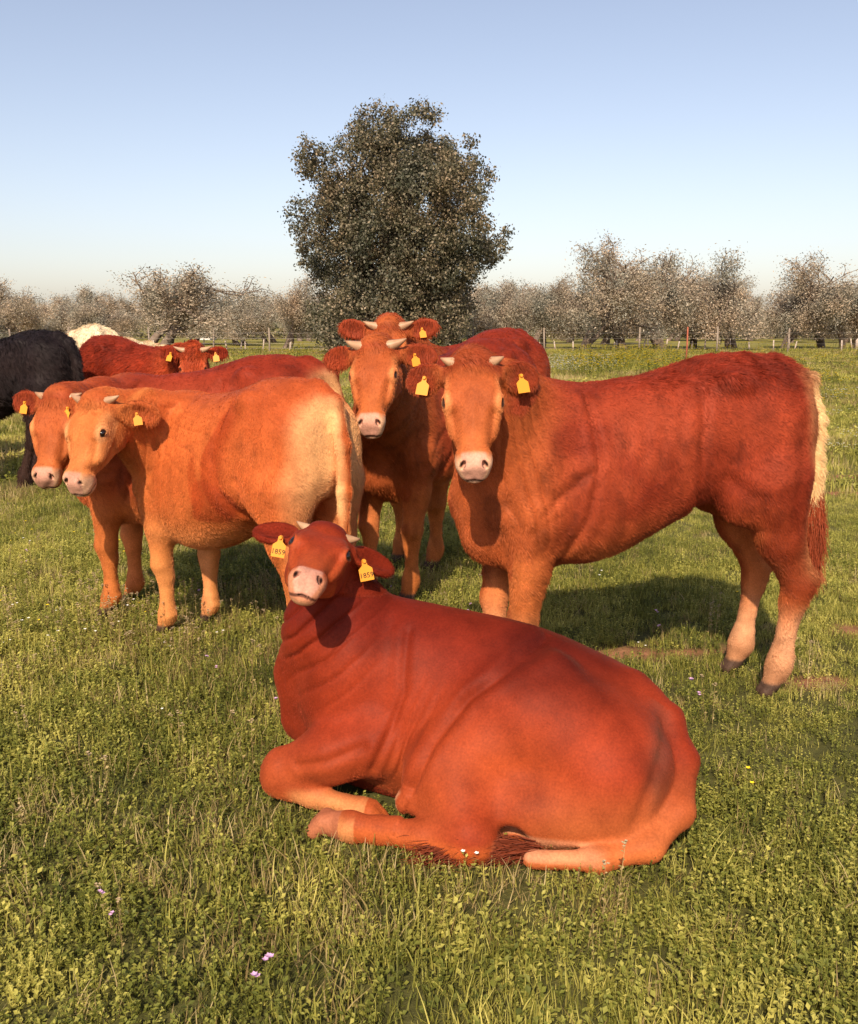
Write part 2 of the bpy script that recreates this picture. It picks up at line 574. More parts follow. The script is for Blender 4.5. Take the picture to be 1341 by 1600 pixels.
def std_legs(F, s, legs, th=1.0):
    """legs: dict of offsets (dx, dy) of each foot"""
    for name, sg in (('fl', 1), ('fr', -1)):
        dx, dy = legs.get(name, (0, 0))
        F.ellipsoid(np.array([.40, sg * .135, .93]) * s, np.array([.15, .10, .27]) * s, k=.07 * s)
        hx, hy = .42 + dx, sg * .13 + dy
        pts = [(.42 + dx * .1, sg * .155, .78), (.415 + dx * .4, sg * .15 + dy * .4, .60), (.43 + dx * .75, sg * .14 + dy * .8, .395),
               (.42 + dx * .9, hy, .33), (hx, hy, .16), (hx + .005, hy, .115), (hx + .03, hy, .06)]
        rad = [.110, .076, .052, .038, .032, .041, .037]
        F.chain([np.array(p) * s for p in pts], [r * s * th for r in rad], k=.035 * s)
        F.ellipsoid(np.array([.447 + dx * .78, sg * .14 + dy * .8, .40]) * s, np.array([.035, .045, .05]) * s, k=.02 * s)
        F.ellipsoid(np.array([hx - .035, hy, .125]) * s, np.array([.016, .03, .018]) * s, k=.012 * s)
        hoof(F, np.array([hx + .035, hy, .035]) * s, (1, 0, 0), s)
    for name, sg in (('hl', 1), ('hr', -1)):
        dx, dy = legs.get(name, (0, 0))
        F.ellipsoid(np.array([-.53, sg * .125, 1.02]) * s, np.array([.185, .12, .28]) * s, k=.07 * s)
        F.ellipsoid(np.array([-.43, sg * .145, .88]) * s, np.array([.10, .075, .15]) * s, k=.09 * s)
        hx, hy = -.56 + dx, sg * .14 + dy
        pts = [(-.55, sg * .15, .90), (-.57 + dx * .4, sg * .155 + dy * .3, .66), (-.64 + dx * .8, sg * .15 + dy * .7, .47), (-.625 + dx * .85, hy, .40),
               (-.585 + dx, hy, .17), (-.575 + dx, hy, .12), (hx + .01, hy, .06)]
        rad = [.145, .082, .052, .041, .035, .043, .038]
        F.chain([np.array(p) * s for p in pts], [r * s * th for r in rad], k=.045 * s)
        F.cone(np.array([-.60 + dx * .6, sg * .152, .66]) * s, np.array([-.70 + dx * .8, sg * .15 + dy * .7, .50]) * s, .022 * s, .026 * s, .03 * s)
        F.ellipsoid(np.array([hx - .045, hy, .128]) * s, np.array([.016, .03, .018]) * s, k=.012 * s)
        hoof(F, np.array([hx + .015, hy, .035]) * s, (1, 0, 0), s)


def head_frame(nose, face, Rb):
    """nose axis and rough face direction in world -> matrix in the body frame"""
    x = norm(nose); z = np.asarray(face, float); z = norm(z - x * (z @ x)); y = np.cross(z, x)
    return Rb.T @ np.stack([x, y, z], 1)


PALETTES = {
    #          base                  back                  pale (belly, legs)
    'red':    ((.30, .048, .018), (.195, .020, .008), (.55, .17, .045)),
    'deep':   ((.235, .028, .009), (.13, .011, .005), (.58, .13, .032)),
    'orange': ((.50, .118, .030), (.36, .066, .018), (.62, .25, .080)),
    'rust':   ((.30, .032, .010), (.18, .018, .007), (.52, .10, .03)),
    'black':  ((.022, .014, .014), (.014, .010, .012), (.045, .022, .016)),
    'cream':  ((.78, .62, .40), (.80, .66, .46), (.8, .64, .44)),
}


def eyeball(parent, p, s, ax):
    me = bpy.data.meshes.get('eye_ball')
    if me is None:
        v, f = [], []
        nr, nc = 10, 14
        for i in range(nr + 1):
            th = math.pi * i / nr
            for j in range(nc):
                ph = 2 * math.pi * j / nc
                v.append((math.sin(th) * math.cos(ph), math.sin(th) * math.sin(ph), math.cos(th)))
        for i in range(nr):
            for j in range(nc):
                f.append((i * nc + j, i * nc + (j + 1) % nc, (i + 1) * nc + (j + 1) % nc, (i + 1) * nc + j))
        me = mesh_np('eye_ball', v, f, True, [M_EYE])
    o = link('eye', me, parent); o.location = p; o.scale = (s, s, s)
    return o


def make_horn(parent, base, direc, up, length, r):
    d, u = norm(direc), norm(up)
    pts, rad = [], []
    for i in range(7):
        t = i / 6
        pts.append(base + d * length * t + u * length * .22 * t * t)
        rad.append(r * (1 - t ** 1.4) ** .9 + .002)
    m = MB(); m.tube(pts, rad, 10)
    return m.build('horn', M_HORN, parent)


def make_tag(parent, p, right, down, nrm, size, text=None):
    """ear tag: narrow neck, wide plate; a stud on top"""
    right, down, nrm = norm(right), norm(down), norm(nrm)
    out = [(-.16, -.05), (.16, -.05), (.2, .3), (.5, .55), (.5, 1.4), (-.5, 1.4), (-.5, .55), (-.2, .3)]
    v, f = [], []
    for dz in (-.02, .02):
        for x, y in out: v.append(p + (right * x + down * y + nrm * (dz + .08 * y)) * size)
    n = len(out)
    for i in range(n): f.append((i, (i + 1) % n, n + (i + 1) % n, n + i))
    me = bpy.data.meshes.new('ear_tag')
    me.from_pydata([tuple(a) for a in v], [], f + [tuple(range(n))[::-1], tuple(range(n, 2 * n))])
    me.materials.append(M_TAG); me.update()
    o = link('ear_tag', me, parent)
    m = MB(); c = p + nrm * .0; m.tube([c - nrm * .05 * size, c + nrm * .18 * size], [.17 * size, .13 * size], 10)
    m.build('tag_stud', M_TAG, o, False)
    if text:
        cu = bpy.data.curves.new('tag_number', 'FONT'); cu.body = text; cu.size = size * .52
        cu.align_x = 'CENTER'; cu.extrude = .0006; cu.resolution_u = 2
        t = bpy.data.objects.new('tmp', cu)
        me2 = bpy.data.meshes.new_from_object(t); me2.materials.clear(); me2.materials.append(M_INK)
        bpy.data.objects.remove(t)
        to = link('tag_number', me2, o)
        mm = Matrix.Identity(4)
        q = p + (down * 1.18 + nrm * (.02 + .08 * 1.0 + .015)) * size
        z = norm(np.cross(right, -down))
        if z @ nrm < 0: right = -right; z = -z
        for i in range(3):
            mm[i][0] = right[i]; mm[i][1] = -down[i]; mm[i][2] = z[i]; mm[i][3] = q[i]
        to.matrix_local = mm
    return o


def make_curves(name, parent, root, tip_dir, length, radius, color, pts=4, droop=0.25, noise=0.0):
    n = len(root)
    cu = bpy.data.hair_curves.new(name)
    cu.add_curves([pts] * n)
    t = np.linspace(0, 1, pts)[None, :, None]
    L = length[:, None, None]
    P = root[:, None, :] + tip_dir[:, None, :] * L * t
    P[:, :, 2] -= (droop * L[:, :, 0] * t[:, :, 0] ** 2)
    if noise: P += RNG.normal(size=P.shape) * noise * L * t
    cu.position_data.foreach_set('vector', P.astype(np.float32).ravel())
    ra = cu.attributes.get('radius') or cu.attributes.new('radius', 'FLOAT', 'POINT')
    rr = (radius[:, None] * (1 - .85 * np.linspace(0, 1, pts)[None, :] ** 1.5)).astype(np.float32)
    ra.data.foreach_set('value', rr.ravel())
    ca = cu.attributes.new('Col', 'FLOAT_COLOR', 'CURVE')
    c = np.ones((n, 4), np.float32); c[:, :3] = color
    ca.data.foreach_set('color', c.ravel())
    cu.materials.append(M_HAIR)
    o = link(name, cu, parent)
    return o


def head_weight(H):
    x, y, z = H[:, 0], np.abs(H[:, 1]), H[:, 2]
    de = np.sqrt(((x - .20) / .32) ** 2 + (y / .15) ** 2 + ((z + .03) / .145) ** 2)
    ear = sstep(.10, .13, y) * sstep(.38, .36, y) * sstep(.16, .14, np.abs(z)) * sstep(-.24, -.21, x) * sstep(.14, .12, x)
    return np.maximum(sstep(1.15, .92, de), ear)


def cow(cfg):
    """builds one animal: body mesh plus eyes, horns, tags, coat hair"""
    s = cfg.get('s', 1.0)
    fwd = norm([cfg['fwd'][0], cfg['fwd'][1], 0]); left = np.array([-fwd[1], fwd[0], 0])
    Rb = np.stack([fwd, left, [0, 0, 1]], 1)
    org = np.array([cfg['org'][0], cfg['org'][1], 0.0])
    tl = lambda p: Rb.T @ (np.asarray(p, float) - org)
    P = tl(cfg['poll']) if 'poll' in cfg else np.asarray(cfg['poll_local'], float)
    Rh = head_frame(cfg['nose'], cfg['face'], Rb)
    hs = cfg.get('hs', s)
    W = lambda x, y, z: P + Rh @ (np.array([x, y, z]) * hs)
    # grid, fine round the head
    res, hres = cfg.get('res', .011), cfg.get('hres', .006)
    hc = W(.15, 0, 0)
    hr = .36 * hs
    lying = cfg.get('lying', False)
    lo = np.array([-.95 * s, -.42 * s, -.03]); hi = np.array([.80 * s, .42 * s, 1.46 * s])
    if lying: lo[1], hi[1], hi[2] = -.42, .62, .72; hi[0] = .85
    lo = np.minimum(lo, hc - hr); hi = np.maximum(hi, hc + hr)
    g = [axis_grid(lo[i], hi[i], hc[i] - hr * .95, hc[i] + hr * .95, res, hres) for i in range(3)]
    F = Field(*g)
    cfg['sculpt'](F, s, P, Rh, W, hs)
    build_head(F, P, Rh, hs, cfg.get('ears', (-.25, -.25)), cfg.get('es', 1.0), cfg.get('eo', .92), cfg.get('earx', -.16))
    EYE = build_eyes(F, P, Rh, hs, cfg.get('eo', .92))
    if cfg.get('sculpt_after'): cfg['sculpt_after'](F, s, P, Rh, W, hs)
    V, Q = F.mesh()
    del F
    H = ((V - P) @ Rh) / hs                      # head coordinates
    # normals
    tri = V[Q]
    fn_ = np.cross(tri[:, 2] - tri[:, 0], tri[:, 3] - tri[:, 1])
    nv = np.zeros_like(V)
    for c in range(4):
        for a in range(3): nv[:, a] += np.bincount(Q[:, c], fn_[:, a], len(V))
    nv /= np.linalg.norm(nv, axis=1)[:, None] + 1e-9
    hm = head_weight(H)
    # relief: ribs, folds, shoulder and muscle unevenness
    disp = .006 * vnoise(V, 5, 1) * (1 - hm) + cfg.get('rough', .0014) * vnoise(V, 28, 2) * (1 - .6 * hm)
    disp += cfg['relief'](V, H, P, s) if 'relief' in cfg else 0
    hx, hy, hz = H.T; ay = np.abs(hy)
    fr = -.0035 * np.exp(-((ay - (.090 - .16 * np.clip(hx - .17, 0, 1))) / .006) ** 2) * sstep(.18, .21, hx) * sstep(.37, .33, hx) * (hz > -.02)
    fr += -.003 * np.exp(-(((hz + .055) - .12 * (hx - .2)) / .008) ** 2) * sstep(.12, .2, hx) * sstep(.40, .34, hx)            # jaw line
    fr += .0035 * np.exp(-(ay / .016) ** 2 - ((hx - .24) / .09) ** 2) * (hz > 0)                                                # nasal bone
    fr += -.003 * np.exp(-((ay - .055) / .02) ** 2 - ((hx - .10) / .035) ** 2) * (hz > .02)                                     # temple hollow
    Se = np.abs(EYE[1][0])
    dey = np.sqrt(((hx - Se[0]) / 1.3) ** 2 + (ay - Se[1]) ** 2 + (hz - Se[2]) ** 2)
    fr += .0013 * np.sin(dey * 520 + 1.5 * vnoise(V, 20, 12)) * sstep(.085, .05, dey) * sstep(.022, .030, dey)                  # lid wrinkles
    fr += .0011 * vnoise(V, 55, 13) * sstep(.33, .37, hx) + .0022 * vnoise(V, 12, 14)
    disp += hm * fr * hs
    V = V + nv * disp[:, None]
    tri = V[Q]
    fn_ = np.cross(tri[:, 2] - tri[:, 0], tri[:, 3] - tri[:, 1])
    nv = np.zeros_like(V)
    for c in range(4):
        for a in range(3): nv[:, a] += np.bincount(Q[:, c], fn_[:, a], len(V))
    nv /= np.linalg.norm(nv, axis=1)[:, None] + 1e-9
    if not lying:
        pass
    # ---------------- colour
    base, back, pale = [np.array(c) for c in PALETTES[cfg['pal']]]
    x, y, z = V[:, 0] / s, V[:, 1] / s, V[:, 2] / s
    n1 = vnoise(V, 4, 5); n2 = vnoise(V, 14, 6)
    C = np.tile(base, (len(V), 1))

    def blend(C, col, m):
        m = np.clip(m, 0, 1)[:, None]
        return C * (1 - m) + np.asarray(col) * m
    bodym = 1 - hm
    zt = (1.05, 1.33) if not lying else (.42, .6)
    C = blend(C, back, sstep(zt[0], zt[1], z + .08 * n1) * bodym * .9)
    C = blend(C, back, .45 * cfg.get('mottle', 1.0) * sstep(.1, .7, n1) * bodym)
    warm = (base + pale) * np.array([.46, .44, .40])
    if not lying: C = blend(C, warm, np.maximum(bodym * np.maximum(sstep(.22, .5, x + .04 * n1), sstep(.86, .62, z + .04 * n1) * .7), hm) * .75)
    if not lying:
        C = blend(C, pale, bodym * sstep(.52, .22, z + .05 * n1) * (.95))
        C = blend(C, pale, bodym * .55 * sstep(.72, .56, z) * (np.abs(x) < .5))
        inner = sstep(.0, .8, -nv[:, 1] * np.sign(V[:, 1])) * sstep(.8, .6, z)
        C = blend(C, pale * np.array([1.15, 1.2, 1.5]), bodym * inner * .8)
    if cfg.get('rump_pale'):
        rp = cfg['rump_pale']
        C = blend(C, np.array([.80, .47, .21]), bodym * rp * .95 * sstep(-.61, -.78, x + .03 * n1) * sstep(.45, .7, z) * sstep(1.36, 1.25, z) * sstep(.0, .06, np.abs(y) + .03 * n2))
    hoofm = bodym * sstep(.075, .055, z) * (0 if lying else 1)
    C = blend(C, (.16, .085, .05), hoofm)
    # mottled coat
    Vs = V * np.array([1, 1, .55])
    mot = vnoise(Vs, 17, 15) + .6 * vnoise(Vs, 38, 16)
    mo = cfg.get('mottle', 1.0)
    C = C * (1 - .26 * mo * bodym * sstep(.15, .8, mot) + .12 * mo * bodym * sstep(.1, .8, -mot))[:, None]
    # head colours
    if cfg['pal'] not in ('black', 'cream'):
        hx, hy, hz = H[:, 0], H[:, 1], H[:, 2]
        de = np.sqrt(((hx - Se[0]) / 1.5) ** 2 + ((np.abs(hy) - Se[1])) ** 2 + (hz - Se[2]) ** 2)
        streak = np.exp(-((np.abs(hy) - (.104 - .12 * np.clip(hx - .16, 0, 1))) / .014) ** 2) * sstep(.02, .08, hx) * sstep(.33, .22, hx) * (hz > -.03)
        C = blend(C, pale * np.array([1.2, 1.35, 1.6]), hm * .55 * cfg.get('eyering', 1) * streak)
        C = blend(C, pale * np.array([1.25, 1.5, 2.0]), hm * cfg.get('eyering', .62) * sstep(.044, .024, de))
        C = blend(C, pale, hm * sstep(.14, .36, hx) * .30)
        C = blend(C, pale, hm * .5 * sstep(.0, -.12, hz) * (np.abs(hy) < .1))
        dm = np.sqrt(((hx - .43) / .078) ** 2 + (hy / .105) ** 2 + ((hz + .03) / .085) ** 2)
        C = blend(C, (.72, .43, .27), hm * sstep(1.12, .80, dm + .06 * n2) * cfg.get('ring', .95))
        dch = np.sqrt(((hx - .42) / .06) ** 2 + (hy / .055) ** 2 + ((hz + .078) / .034) ** 2)
        C = blend(C, (.60, .31, .17), hm * sstep(1.15, .8, dch) * .8)
        pad = hm * sstep(.376, .396, hx) * sstep(.054, .044, np.abs(hy) + .5 * np.clip(-.005 - hz, 0, 1)) * sstep(-.046, -.036, hz)
        C = blend(C, np.array((.54, .27, .20)) * (1 + .12 * vnoise(V, 60, 9))[:, None], pad * .85)
        dmouth = np.abs(hz + .042 + .020 * (hy / .068) ** 2)
        C = blend(C, (.05, .018, .014), hm * sstep(.009, .004, dmouth) * sstep(.385, .40, hx) * (np.abs(hy) < .072) * .85)
        dn = np.sqrt(((hx - .426)) ** 2 + ((np.abs(hy) - .042)) ** 2 + ((hz - .018)) ** 2)
        C = blend(C, (.02, .008, .008), hm * sstep(.018, .010, dn) * (np.abs(nv @ Rh[:, 0]) < 2))
        # dark rim of the lids
        dl = np.sqrt(((hx - Se[0]) / 1.5) ** 2 + (np.abs(hy) - Se[1]) ** 2 + (hz - Se[2]) ** 2)
        C = blend(C, (.035, .014, .010), hm * sstep(.0195 * cfg.get('eo', .92), .0160 * cfg.get('eo', .92), dl))
        earm = hm * sstep(.15, .19, np.abs(hy))
        C = blend(C, back, earm * .5)
        nh = nv @ Rh
        C = blend(C, base * np.array([.75, .6, .6]), hm * sstep(.13, .16, np.abs(hy)) * sstep(.3, .8, nh[:, 2]) * .6)
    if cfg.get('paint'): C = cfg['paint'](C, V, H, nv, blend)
    if not lying: C = blend(C, (.085, .050, .036), bodym * sstep(.07, .055, z))
    root = cfg['root']
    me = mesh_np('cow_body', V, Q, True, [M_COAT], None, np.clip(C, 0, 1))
    body = link('body', me, root)
    root.location = org - np.array([0, 0, .012 if not lying else 0]); root.rotation_euler = (0, 0, math.atan2(fwd[1], fwd[0]))
    # ---------------- hair
    nh_ = cfg.get('hair', 0)
    if nh_:
        a = np.linalg.norm(fn_, axis=1) / 2
        wgt = a.copy()
        # favour the sides that face the camera
        cl = tl((0, 0, CAM_H)); fc = tri.mean(1)
        vis = np.einsum('ij,ij->i', fn_, cl - fc) / (a * 2 * np.linalg.norm(cl - fc, axis=1) + 1e-9)
        wgt *= np.where(vis > -.35, 1, .25)
        fH = ((fc - P) @ Rh) / hs
        fw = head_weight(fH); fhead = fw > .5
        wgt *= 1 + .6 * fw
        muz = fhead & (fH[:, 0] > .375)
        eyem = fhead & (np.sqrt(((fH[:, 0] - Se[0]) / 1.25) ** 2 + (np.abs(fH[:, 1]) - Se[1]) ** 2 + (fH[:, 2] - Se[2]) ** 2) < .026 * cfg.get('eo', .92))
        wgt[muz | eyem] = 0
        pick = RNG.choice(len(Q), nh_, p=wgt / wgt.sum())
        u, v = RNG.random(nh_), RNG.random(nh_)
        T = V[Q[pick]]
        rootp = (T[:, 0] * (1 - u)[:, None] + T[:, 1] * u[:, None]) * (1 - v)[:, None] + (T[:, 3] * (1 - u)[:, None] + T[:, 2] * u[:, None]) * v[:, None]
        cc = C[Q[pick, 0]]; nn = nv[Q[pick, 0]]
        hh = ((rootp - P) @ Rh) / hs
        ish = fhead[pick]; hw = fw[pick]
        flow = np.tile(np.array([-.85, 0, -.55]), (nh_, 1))
        flow = flow * (1 - hw)[:, None] + (Rh @ np.array([.9, 0, -.2]))[None] * hw[:, None]
        flow += .55 * np.stack([vnoise(rootp, 9, 21), vnoise(rootp, 9, 22), vnoise(rootp, 9, 23)], 1)
        clump = np.stack([vnoise(rootp, 45, 31), vnoise(rootp, 45, 32), vnoise(rootp, 45, 33)], 1)
        flow = flow - nn * np.einsum('ij,ij->i', flow, nn)[:, None]
        flow /= np.linalg.norm(flow, axis=1)[:, None] + 1e-6
        shag = cfg.get('shag', lambda V: np.zeros(len(V)))(rootp)
        lift = (.28 + .25 * shag + .15 * RNG.random(nh_)) * cfg.get('lift', 1.0)
        poll = ish & (hh[:, 0] < .05) & (np.abs(hh[:, 1]) < .1) & (hh[:, 2] > 0)
        ear = ish & (np.abs(hh[:, 1]) > .135)
        L = cfg.get('hlen', .014) * (.6 + .8 * RNG.random(nh_)) * (1 + 1.6 * shag)
        L = L * (1 - .42 * hw); pw = hw * sstep(.10, .0, hh[:, 0]) * sstep(.13, .07, np.abs(hh[:, 1])) * sstep(-.02, .04, hh[:, 2]); L = L * (1 + cfg.get('pollhair', 1.4) * pw * (.4 + .9 * RNG.random(nh_))); L = np.where(ear, L * 1.7, L)
        lift = np.where(ear, .7, lift + .3 * pw)
        legm = (~ish) & (rootp[:, 2] < .5 * s) & (not lying)
        L = np.where(legm, L * .6, L)
        # no long hair right at the cheeks of the muzzle
        d = flow + nn * lift[:, None] + clump * (.12 + .5 * shag)[:, None] + RNG.normal(size=flow.shape) * .12
        d /= np.linalg.norm(d, axis=1)[:, None]
        tone = 1 + .17 * vnoise(rootp, 45, 41) + .12 * RNG.normal(size=nh_) * .6 + .12 * vnoise(rootp, 12, 42)
        cc = np.clip(cc * tone[:, None], 0, 1)
        o = make_curves('coat_hair', body, rootp - nn * .001, d, L, np.full(nh_, cfg.get('hrad', .0008)) * (.7 + .6 * RNG.random(nh_)), cc)
        o['kind'] = 'stuff'
    # ---------------- eyes, horns, tags, tail switch
    for sg in (-1, 1):
        if cfg.get('eyes', True):
            S_, n_ = EYE[sg]
            eyeball(body, P + Rh @ ((S_ - n_ * .0150) * hs), .0205 * hs * cfg.get('eo', .92), None)
    hl = cfg.get('horns')
    if hl:
        for sg in (-1, 1):
            make_horn(root, W(-.002, sg * .048, .047), Rh @ np.array([-.10, sg * .97, .10]), Rh @ np.array([-.9, 0, .3]), (hl + .035) * hs, .031 * hs * cfg.get('hornr', 1))
    for sg, txt in cfg.get('tags', ()):
        i = 0 if sg < 0 else 1
        e = norm([cfg.get('earx', -.16), sg * .93, cfg.get('ears', (-.25, -.25))[i]])
        n = np.array([.45, sg * .12, .85]); n = norm(n - e * (n @ e))
        b = np.array([.015 + cfg.get('tagx', 0), sg * .095, .005]) + e * cfg.get('tagpos', .10) + n * .012
        nw = norm(np.array(cfg.get('tagn', (0, -1, .25))) + np.array([.25 * sg, 0, 0]) + RNG.normal(size=3) * .05)
        dw = np.array([cfg.get('tagtilt', .12) * sg, 0, -1.0]); dw = norm(dw - nw * (dw @ nw)); rw = np.cross(nw, -dw)
        rt, dn, wn = Rb.T @ rw, Rb.T @ dw, Rb.T @ nw
        make_tag(root, W(*b) + wn * (cfg.get('tagoff', .018)), -rt, dn, wn, cfg.get('tagsize', .037), txt)
    sw = cfg.get('switch')
    if sw:
        n = sw.get('n', 1500)
        t = RNG.random(n)
        pts = np.array(sw['pts'], float) * (1 if lying else s)
        seg = np.clip((t * (len(pts) - 1)).astype(int), 0, len(pts) - 2); ft = t * (len(pts) - 1) - seg
        p = pts[seg] * (1 - ft)[:, None] + pts[seg + 1] * ft[:, None]
        dd = pts[seg + 1] - pts[seg]; dd /= np.linalg.norm(dd, axis=1)[:, None]
        rr = RNG.normal(size=(n, 3)); rr /= np.linalg.norm(rr, axis=1)[:, None]
        p = p + rr * sw.get('r', .025) * (RNG.random(n) ** .5)[:, None]
        dd = dd + rr * .22; dd /= np.linalg.norm(dd, axis=1)[:, None]
        colr = np.array(sw.get('col', back))[None] * (.7 + .7 * RNG.random(n))[:, None]
        o = make_curves('tail_switch', root, p, dd, sw.get('len', .16) * (.5 + RNG.random(n) * .6), np.full(n, .0014), np.clip(colr, 0, 1), 5, .1, .06)
        o['kind'] = 'stuff'
    return root


def stand_sculpt(legs=None, neck=None, tail=True, fat=1.0, torso=None, tail_end=None, ty=.01, neckr=.92, tailp=None):
    legs = legs or {}

    def f(F, s, P, Rh, W, hs):
        st = [(a, b, c, d * fat) for a, b, c, d in (torso or TORSO)]
        F.loft(st, k=.05, n=2.3, nt=2.0, scale=s, cw=.48)
        # hip bones
        for sg in (-1, 1):
            F.ellipsoid(np.array([-.36, sg * .175, 1.275]) * s, np.array([.065, .045, .05]) * s, k=.045 * s)
            F.ellipsoid(np.array([-.66, sg * .09, 1.16]) * s, np.array([.07, .07, .10]) * s, k=.06 * s)
            F.cone(np.array([.28, sg * .12, 1.18]) * s, np.array([.44, sg * .17, .84]) * s, .045 * s, .05 * s, .05 * s)
        std_legs(F, s, legs)
        # neck
        A = np.array([.32, 0, 1.13]) * s; B = W(-.045, 0, -.01)
        C_ = np.array([.48, 0, .90]) * s; D_ = W(.02, 0, -.10)
        M1 = (A + B) / 2 + np.array([0, 0, .01]); M2 = (C_ + D_) / 2
        F.chain([A, M1, B], [.12 * s, .09 * s * neckr, .068 * hs], k=.09 * s)
        F.chain([C_, M2, D_], [.17 * s, .115 * s * neckr, .075 * hs], k=.10 * s)
        F.chain([(A + C_) / 2, (M1 + M2) / 2, (B + D_) / 2], [.18 * s, .115 * s * neckr, .075 * hs], k=.08 * s)
        # brisket and dewlap
        br = np.array([.55, 0, .69]) * s
        F.chain([np.array([.42, 0, .66]) * s, br, np.array([.62, 0, .84]) * s, M2 * .6 + D_ * .4 - np.array([0, 0, .06])], [.12 * s, .075 * s, .05 * s, .035 * s], k=.08 * s)
        if tail:
            te = tail_end or (-.775, ty, .66)
            F.chain([np.array(p) * s for p in tailp or ((-.62, 0, 1.335), (-.73, ty * .4, 1.275), (-.785, ty, 1.10), (-.79, ty, .90), te)], [.04 * s, .04 * s, .034 * s, .028 * s, .020 * s], k=.02 * s)
    return f


def anchored(cfg, local, px):
    s = cfg.get('s', 1.0)
    fwd = norm([cfg['fwd'][0], cfg['fwd'][1], 0]); left = np.array([-fwd[1], fwd[0], 0])
    g = ground_at(*px) if len(px) == 2 else np.array(px)
    cfg['org'] = g - (fwd * local[0] + left * local[1]) * s
    return cfg


# ------------------------------------------------------------------ ground, grass
def ground_noise(x, y):
    P = np.stack([x, y, np.zeros_like(x)], 1)
    return .6 * vnoise(P, .55, 71) + .4 * vnoise(P, 1.7, 72)


def bare_mask(x, y):
    """0..1 where the soil shows through"""
    m = np.zeros_like(x)
    for (u, v, rx, ry) in ((960, 1015, .22, .10), (1065, 1015, .16, .07), (1320, 745, .5, .25), (1330, 985, .14, .10), (1310, 770, .8, .12), (1260, 1060, .2, .08), (1140, 1010, .1, .06)):
        c = ground_at(u, v)
        d = np.sqrt(((x - c[0]) / rx) ** 2 + ((y - c[1]) / ry) ** 2)
        m = np.maximum(m, 1 - sstep(.6, 1.15, d + .25 * vnoise(np.stack([x, y, x * 0], 1), 9, 73)))
    return m


def build_ground():
    m, t, b = new_mat('meadow_soil', rough=.95, spec=.1)
    tc = N(t, 'ShaderNodeTexCoord')
    n1 = N(t, 'ShaderNodeTexNoise', Scale=.55, Detail=6.0, Roughness=.6)
    n2 = N(t, 'ShaderNodeTexNoise', Scale=14.0, Detail=6.0, Roughness=.7)
    n3 = N(t, 'ShaderNodeTexNoise', Scale=2.4, Detail=5.0)
    for n in (n1, n2, n3): t.links.new(tc.outputs['Object'], n.inputs['Vector'])
    g = ramp(t, n2.outputs[0], [(.3, (.02, .022, .010)), (.55, (.06, .06, .02)), (.75, (.12, .11, .04))])
    far = ramp(t, n1.outputs[0], [(.3, (.16, .16, .035)), (.55, (.27, .23, .06)), (.75, (.36, .28, .10))])
    sx = N(t, 'ShaderNodeSeparateXYZ'); t.links.new(tc.outputs['Object'], sx.inputs[0])
    mr = N(t, 'ShaderNodeMapRange'); mr.inputs[1].default_value = 5; mr.inputs[2].default_value = 16; mr.inputs[3].default_value = .1; mr.inputs[4].default_value = .85
    t.links.new(sx.outputs[1], mr.inputs[0])
    c = mixc(t, mr.outputs[0], g, far)
    soil = ramp(t, n2.outputs[0], [(.3, (.16, .07, .035)), (.7, (.36, .17, .09))])
    at_ = N(t, 'ShaderNodeAttribute', attribute_name='bare')
    c = mixc(t, at_.outputs['Fac'], c, soil)
    t.links.new(c, b.inputs['Base Color'])
    bp = N(t, 'ShaderNodeBump', Strength=.6, Distance=.03)
    t.links.new(n2.outputs[0], bp.inputs['Height']); t.links.new(bp.outputs[0], b.inputs['Normal'])
    xs = np.concatenate([-np.geomspace(900, 8, 22), np.linspace(-6, 6, 170), np.geomspace(8, 900, 22)])
    ys = np.concatenate([[-60, -20, -5], np.linspace(-2, 10, 170), np.geomspace(11, 1500, 40)])
    X, Y = np.meshgrid(xs, ys, indexing='ij')
    x, y = X.ravel(), Y.ravel()
    P = np.stack([x, y, x * 0], 1)
    near = sstep(14, 8, y) * sstep(9, 6, np.abs(x))
    z = .012 * vnoise(P, 2.2, 74) * near + .007 * vnoise(P, 7, 75) * near - .012
    nx, ny = len(xs), len(ys)
    I = np.arange(nx * ny).reshape(nx, ny)
    F = np.stack([I[:-1, :-1], I[1:, :-1], I[1:, 1:], I[:-1, 1:]], -1).reshape(-1, 4)
    me = mesh_np('ground', np.stack([x, y, z], 1), F, True, [m])
    a = me.attributes.new('bare', 'FLOAT', 'POINT'); a.data.foreach_set('value', bare_mask(x, y).astype(np.float32))
    o = link('ground', me); o['kind'] = 'structure'


